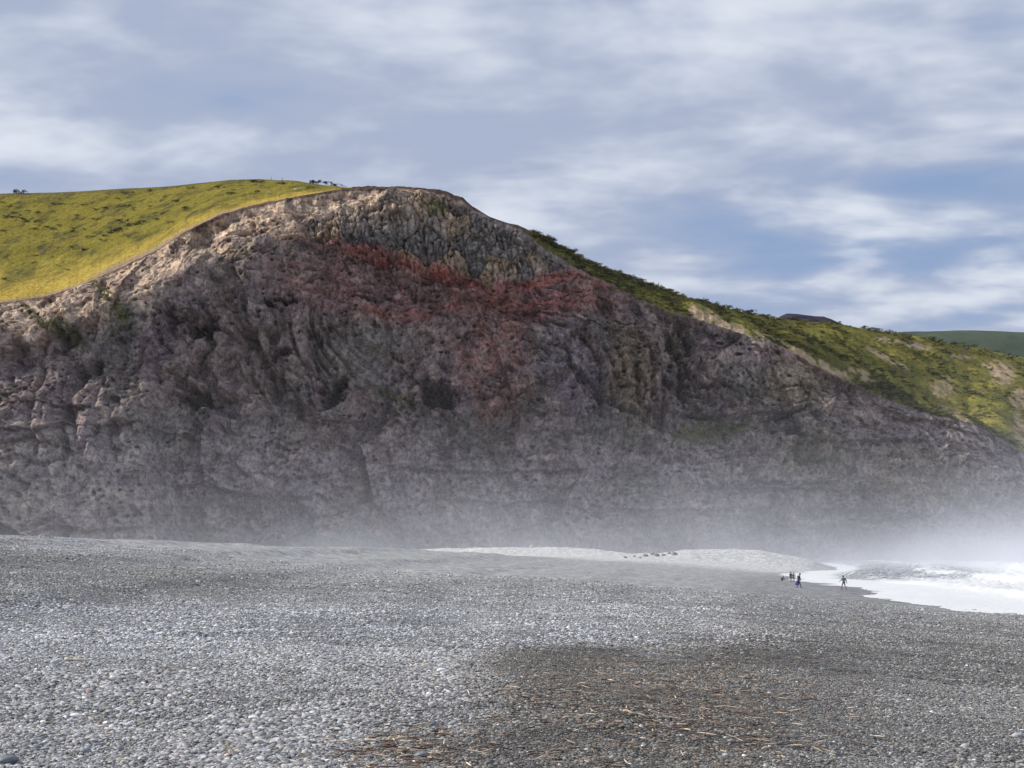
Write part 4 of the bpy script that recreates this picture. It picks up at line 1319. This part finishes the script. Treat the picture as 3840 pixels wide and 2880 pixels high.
# blue bag hanging from the walker's hand
bm = bmesh.new()
prev = None
for z, rx, ry in ((0.0, 0.12, 0.07), (0.04, 0.19, 0.10), (0.18, 0.20, 0.11), (0.32, 0.16, 0.08), (0.40, 0.09, 0.03), (0.46, 0.03, 0.012)):
    ring = [bm.verts.new((math.cos(k * math.pi / 5) * rx * (1 + 0.08 * math.sin(3 * k + z * 9)), math.sin(k * math.pi / 5) * ry, z)) for k in range(10)]
    if prev:
        for k in range(10):
            bm.faces.new((prev[k], prev[(k + 1) % 10], ring[(k + 1) % 10], ring[k]))
    else:
        bm.faces.new(ring[::-1])
    prev = ring
bag_me = bpy.data.meshes.new('bag'); bm.to_mesh(bag_me); bm.free()
for f in bag_me.polygons: f.use_smooth = True
bag_me.materials.append(make_simple('bag_plastic', (0.06, 0.07, 0.42), (0.10, 0.12, 0.55), 6.0, 0.5, 0.4, 0.5, 0.03))
bag = link('bag', bag_me)
bag.location = pB + Matrix.Rotation(-1.25, 3, 'Z') @ Vector((-0.22, -0.10, 0.34))
bag.scale = (1.2, 1.2, 1.1)
tag(bag, 'blue carrier bag held low by the dark-clothed walker', 'bag')


# ------------------------------------------------------------------ stones and driftwood picked out one by one
def cobble_mesh(name, seed, mat, flat=0.55):
    r = np.random.default_rng(seed)
    bm = bmesh.new()
    bmesh.ops.create_icosphere(bm, subdivisions=3, radius=1.0)
    ph = r.random(6) * 6.28
    for v in bm.verts:
        c = v.co
        k = 1 + 0.08 * math.sin(2.1 * c.x + ph[0]) + 0.07 * math.sin(2.6 * c.y + ph[1]) + 0.05 * math.sin(3.2 * c.z + 2 * c.x + ph[2])
        v.co = Vector((c.x * k, c.y * k * (0.68 + 0.1 * math.sin(ph[3])), c.z * k * flat))
    me = bpy.data.meshes.new(name); bm.to_mesh(me); bm.free()
    for f in me.polygons: f.use_smooth = True
    me.materials.append(mat)
    return me


CM = {k: [cobble_mesh('cobble', 700 + 10 * i + j, m, fl) for j, fl in enumerate((0.42, 0.52, 0.62))] for i, (k, m) in enumerate(
    (('light', M_COB_LIGHT), ('dark', M_COB_DARK), ('white', M_COB_WHITE), ('maroon', M_COB_PURPLE)))}


def cobble(p, y, wpx, kind, label, group=None, rz=None, var=None, sink=0.25):
    pos = ground_at(p, y)
    if var is None:
        var = random.randrange(3)
        label = label.replace('cobble', ('flat cobble', 'oval cobble', 'domed cobble')[var])
        label = ('big ' if wpx * pos.y / FPX > 0.10 else 'smaller ') + label.replace('larger ', '')
    r = wpx * pos.y / FPX * 0.5
    o = link('cobble', CM[kind][var])
    o.scale = (r, r, r)
    o.location = pos + Vector((0, 0, r * (0.5 - sink) * 0.8))
    o.rotation_euler = (random.uniform(-0.15, 0.15), random.uniform(-0.15, 0.15), random.uniform(-0.6, 0.6) if rz is None else rz)
    tag(o, label, 'stone', group)
    return o


cobble(1657, 2520, 38, 'white', 'bright white stone lying alone on the grey shingle', rz=0.1, var=1)
cobble(322, 2825, 40, 'dark', 'domed blue-grey cobble among pale pebbles', rz=0.2, var=2)
cobble(352, 2822, 24, 'light', 'pale pebble leaning against the domed blue-grey cobble', var=1)
cobble(1580, 2838, 54, 'dark', 'large smooth grey cobble beside scattered driftwood', rz=-0.15, var=0)
cobble(1565, 2862, 32, 'light', 'flat pale blue cobble just in front of the large smooth grey one', var=0)
cobble(1385, 2845, 34, 'dark', 'flat dark cobble at the end of a bleached driftwood stick', var=0)
cobble(415, 2748, 34, 'maroon', 'maroon pebble amid grey shingle', var=1)
cobble(20, 2866, 90, 'dark', 'broad flat slate-blue cobble among the coarse pale pebbles', rz=0.05, var=0)
cobble(3090, 2513, 26, 'dark', 'small blue-grey stone next to a second on the dark shingle', var=1)
cobble(3815, 2764, 46, 'light', 'long pale stone on dark seaward shingle', rz=0.1, var=0)
cobble(3130, 2832, 40, 'dark', 'oval dark grey cobble on the fine dark shingle', var=0)
cobble(2745, 2783, 30, 'dark', 'round dark cobble on the brown litter patch', var=2)
cobble(952, 2698, 42, 'white', 'whitish elongated stone on the pale pebble bank', rz=0.1, var=0)
cobble(285, 2688, 42, 'white', 'white flat pebble close to the orange weed tuft', rz=0.2, var=0)
cobble(200, 2490, 24, 'light', 'pale stone beside the bleached log on pebbles', var=2)
cobble(3610, 2600, 30, 'dark', 'blue-tinged cobble on the open dark shingle', var=1)
for i in range(70):
    p = random.uniform(0, 1500); y = random.choice((random.uniform(2720, 2870), random.uniform(2480, 2870)))
    kd = random.choice(('light', 'light', 'light', 'dark'))
    cobble(p, y, random.uniform(20, 38) * (0.35 + 0.65 * (y - 2075) / 800), kd,
           'larger pale cobble sitting on the pale pebble bank' if kd == 'light' else 'larger dark cobble sitting on the pale pebble bank', 'larger cobbles on the pale pebble bank')
for i in range(45):
    p = random.uniform(1600, 3830); y = random.uniform(2450, 2870)
    kd = random.choice(('light', 'dark', 'dark'))
    cobble(p, y, random.uniform(18, 34) * (0.35 + 0.65 * (y - 2075) / 800), kd,
           'scattered pale cobble on the dark fine shingle' if kd == 'light' else 'scattered dark cobble on the dark fine shingle', 'scattered cobbles on the dark shingle')


def stick_mesh(name, seed, mat, thick=0.035, bend=0.12, fork=False, seg=7):
    r = np.random.default_rng(seed)
    bm = bmesh.new()

    def tube(pts, rad):
        prev = None
        for i, (c, rr) in enumerate(zip(pts, rad)):
            d = (pts[min(i + 1, len(pts) - 1)] - pts[max(i - 1, 0)]).normalized()
            a = d.cross(Vector((0, 0, 1))).normalized(); b = d.cross(a)
            ring = [bm.verts.new(c + (a * math.cos(k * 1.0472) + b * math.sin(k * 1.0472)) * rr * (1 + 0.15 * r.normal())) for k in range(6)]
            if prev:
                for k in range(6):
                    bm.faces.new((prev[k], prev[(k + 1) % 6], ring[(k + 1) % 6], ring[k]))
            else:
                bm.faces.new(ring[::-1])
            prev = ring
        bm.faces.new(prev)
    pts = [Vector(((i / (seg - 1) - 0.5), bend * math.sin(i / (seg - 1) * 3.1) * r.normal() + 0.015 * r.normal(), 0.03 * r.random())) for i in range(seg)]
    tube(pts, [thick * (1.0 - 0.55 * i / (seg - 1)) for i in range(seg)])
    if fork:
        b0_ = pts[seg // 2]
        tube([b0_, b0_ + Vector((0.14, 0.10, 0.05)), b0_ + Vector((0.26, 0.24, 0.08))], [thick * 0.55, thick * 0.45, thick * 0.25])
    me = bpy.data.meshes.new(name); bm.to_mesh(me); bm.free()
    for f in me.polygons: f.use_smooth = True
    me.materials.append(mat)
    return me


SM = {'pale': [stick_mesh('driftwood_stick', 800 + i, M_DRIFT, 0.026 + 0.016 * (i % 3), 0.14, i % 4 == 0) for i in range(8)],
      'brown': [stick_mesh('driftwood_stick', 830 + i, M_DRIFTD, 0.022 + 0.014 * (i % 3), 0.14, i % 4 == 0) for i in range(8)]}
LOG = [stick_mesh('driftwood_log', 860 + i, M_DRIFT, 0.062, 0.06, False, 9) for i in range(3)]


def stick(p, y, lpx, ang, kind, label, group=None, name='driftwood_stick', mesh=None):
    pos = ground_at(p, y)
    L_ = lpx * pos.y / FPX
    vi = random.randrange(8)
    o = link(name, mesh or SM[kind][vi])
    if group and mesh is None:
        label = ('forked ' if vi % 4 == 0 else '') + ('slender ', 'medium ', 'stout ')[vi % 3] + label.replace('small ', '')
        if group.startswith('sticks on the brown'):
            label = ('long ' if L_ > 0.30 else 'short ') + label
    # foreshortening on the ground is strong, so an image tilt means a much larger turn
    o.scale = (L_,) * 3
    o.location = pos + Vector((0, 0, 0.02 + 0.02 * L_))
    dx, dy = math.cos(ang) * L_ / 2, math.sin(ang) * L_ / 2
    zl = float(beach_z(pos.x - dx, pos.y - dy)); zh = float(beach_z(pos.x + dx, pos.y + dy))
    o.rotation_euler = (0, -math.atan2(zh - zl, L_) + random.uniform(-0.06, 0.06), ang)
    tag(o, label, 'driftwood', group)
    return o


stick(290, 2482, 90, 0.1, 'pale', 'bleached driftwood log lying on the pale pebble bank', name='driftwood_log', mesh=LOG[0])
stick(2380, 2684, 92, -0.5, 'pale', 'straight bleached stick lying alone on the brown litter patch', mesh=LOG[1])
stick(1330, 2850, 70, -1.0, 'pale', 'thick bleached stick slanting beside a flat dark cobble')
stick(1400, 2872, 80, -0.3, 'pale', 'bleached stick in front of the flat dark cobble')
stick(2090, 2555, 50, -0.7, 'pale', 'short bleached stick on grey-brown shingle well apart from the litter patch')
stick(400, 2075, 34, 0.0, 'pale', 'pale stick lying high on the olive-grey beach slope', mesh=LOG[2], name='driftwood_log')
for i in range(46):
    p = random.gauss(1560, 150); y = min(2872, max(2700, random.gauss(2805, 45)))
    kd = random.choice(('pale', 'pale', 'brown'))
    stick(p, y, random.uniform(30, 85), random.uniform(-1.3, 1.3), kd,
          'bleached stick in the driftwood tangle around the large smooth grey cobble' if kd == 'pale' else 'reddish brown stick in the driftwood tangle around the large smooth grey cobble', 'driftwood tangle near the grey cobble')
for i in range(90):
    p = random.gauss(2560, 300); y = min(2870, max(2420, random.gauss(2640, 110)))
    kd = random.choice(('pale', 'brown', 'brown'))
    stick(p, y, random.uniform(22, 62) * (0.5 + 0.5 * (y - 2075) / 600), random.uniform(-1.3, 1.3), kd,
          'bleached stick strewn over the brown litter patch' if kd == 'pale' else 'brown stick strewn over the brown litter patch', 'sticks on the brown litter patch')
for i in range(40):
    p = random.uniform(2400, 3400); y = random.gauss(2360, 55)
    y = min(2440, max(2240, y))
    stick(p, y, random.uniform(16, 40) * (0.5 + 0.5 * (y - 2075) / 400), random.uniform(-0.5, 0.5), 'pale', 'pale stick along the strand line of the seaward shingle', 'sticks along the strand line')
for i in range(45):
    p = random.uniform(0, 1900)
    yc_ = np.interp(p, [0, 1000, 1470, 1900], [2030, 2058, 2075, 2100])
    stick(p, random.uniform(yc_ + 10, 2250), random.uniform(10, 26), random.uniform(-0.8, 0.8), 'pale', 'small pale stick scattered over the olive-grey beach slope', 'sticks on the upper beach slope')
for (a, b, l_, an_) in ((52, 2026, 34, 0.2), (78, 2024, 40, -0.5), (100, 2027, 30, 0.7), (62, 2028, 26, -0.2)):
    stick(a, b, l_, an_, 'pale', 'weathered log in the small heap on the beach crest', 'log heap on the beach crest', name='driftwood_log', mesh=random.choice(LOG))

# litter too small to pick apart on the brown patch
nl = 1500
lp = np.concatenate([RNG.normal(2550, 330, nl // 2), RNG.uniform(1750, 3300, nl // 3), RNG.normal(1560, 170, nl - nl // 2 - nl // 3)])
ly = np.concatenate([RNG.normal(2640, 100, nl // 2), RNG.uniform(2400, 2880, nl // 3), RNG.normal(2810, 45, nl - nl // 2 - nl // 3)])
ok = (ly > 2400) & (ly < 2890)
lp, ly = lp[ok], ly[ok]
yy_ = np.full(lp.shape, 30.0)
for it in range(14):
    zz_ = ray_z(ly, yy_); xx_ = ray_x(lp, yy_, zz_)
    gz_ = beach_z(xx_, yy_, False)
    slope = (ZC - ray_z(ly, np.ones(lp.shape)))
    yy_ = 0.5 * yy_ + 0.5 * np.clip((ZC - gz_) / slope, 8.5, 120)
zz_ = ray_z(ly, yy_); xx_ = ray_x(lp, yy_, zz_)
gz_ = beach_z(xx_, yy_)
n_ = len(lp)
ln_ = RNG.uniform(0.03, 0.13, n_)
th_ = RNG.uniform(0.003, 0.009, n_)
lcol = np.where((RNG.random(n_) < 0.4)[:, None], np.array([0.42, 0.34, 0.26]), np.array([0.17, 0.11, 0.085])) * RNG.uniform(0.7, 1.3, n_)[:, None]
scatter('wood_litter', np.stack([xx_, yy_, gz_ + 0.03], -1), np.stack([RNG.normal(0, 0.1, n_), RNG.normal(0, 0.12, n_), RNG.random(n_) * 6.28], -1),
        np.stack([ln_, th_, th_], -1), lcol, 'fine reddish bark and twig litter on the shingle', 'litter', mat=M_PEBBLE, subdiv=1)

# orange weed tufts
M_WEED = make_leaf('dry_weed', (0.45, 0.30, 0.10), (0.62, 0.46, 0.20))
for (a, b, wpx, lab) in ((365, 2700, 42, 'dry orange-tan weed tuft lying on the pale pebble bank'), (848, 2820, 44, 'dry tan weed tuft near the start of the driftwood tangle')):
    r_ = np.random.default_rng(a)
    V = []; F = []
    for i in range(46):
        an = r_.random() * 6.28; rr = r_.random() ** 0.6; k = len(V)
        c = np.array([math.cos(an) * rr * 0.5, math.sin(an) * rr * 0.4, 0.03 + 0.10 * r_.random() * (1 - rr)])
        d = np.array([math.cos(an + r_.normal()), math.sin(an + r_.normal()), 0.35 * r_.random()]) * 0.2
        s_ = np.array([-d[1], d[0], 0.01]) * 0.12
        V += [c - s_, c + s_, c + d + s_ * 0.4 + np.array([0, 0, .02]), c + d - s_ * 0.4 + np.array([0, 0, .02])]
        F.append((k, k + 1, k + 2, k + 3))
    me = mesh_from('weed_tuft', np.array(V), np.array(F), smooth=False)
    me.materials.append(M_WEED)
    o = link('weed_tuft', me)
    g_ = ground_at(a, b)
    o.location = g_ + Vector((0, 0, 0.03)); s_ = wpx * g_.y / FPX
    o.scale = (s_, s_, s_)
    tag(o, lab, 'weed')

# ------------------------------------------------------------------ boulders on the far bank
def boulder_mesh(seed):
    r = np.random.default_rng(seed)
    bm = bmesh.new()
    bmesh.ops.create_icosphere(bm, subdivisions=3, radius=1.0)
    co = np.array([v.co[:] for v in bm.verts])
    pl_ = r.normal(size=(9, 3)); pl_ /= np.linalg.norm(pl_, axis=1)[:, None]
    cut = 0.62 + 0.25 * r.random(9)
    for i, v in enumerate(bm.verts):
        c = co[i].copy()
        for n_v, d_ in zip(pl_, cut):
            e = c @ n_v - d_
            if e > 0: c -= n_v * e * 0.9
        v.co = Vector(c) * (1 + 0.04 * r.normal())
        v.co.z *= 0.75
    me = bpy.data.meshes.new('boulder'); bm.to_mesh(me); bm.free()
    me.materials.append(M_BOULDER)
    return me


BM = [boulder_mesh(900 + i) for i in range(4)]
for (a, b, wpx) in ((2345, 2092, 16), (2378, 2088, 14), (2420, 2086, 22), (2445, 2080, 20), (2462, 2086, 24), (2488, 2084, 18), (2510, 2078, 16), (2528, 2080, 24), (2400, 2094, 12), (2475, 2074, 14)):
    g_ = ground_at(a, b)
    o = link('boulder', random.choice(BM)); s_ = wpx * g_.y / FPX * 0.5
    o.location = g_ + Vector((0, 0, s_ * 0.2)); o.scale = (s_, s_, s_); o.rotation_euler = (0, 0, random.uniform(0, 6.28))
    tag(o, 'dark boulder in the dip between the far gravel bank and the pale mound', 'boulder', 'boulders in the far dip')
M_PALEB = make_simple('boulder_pale', (0.5, 0.48, 0.46), (0.68, 0.66, 0.63), 1.5, 0.9, 0.2, 0.8, 0.2)
for i, (a, b, wpx) in enumerate(((1995, 2053, 14), (2016, 2052, 14), (2030, 2054, 9))):
    me = BM[i].copy(); me.materials[0] = M_PALEB
    g_ = ground_at(a, b)
    o = link('boulder', me); s_ = wpx * g_.y / FPX * 0.6
    o.location = g_ + Vector((0, 0, s_ * 0.35)); o.scale = (s_, s_, s_)
    tag(o, 'pale boulder perched on the crest of the far gravel bank', 'boulder', 'pale boulders on the far bank')
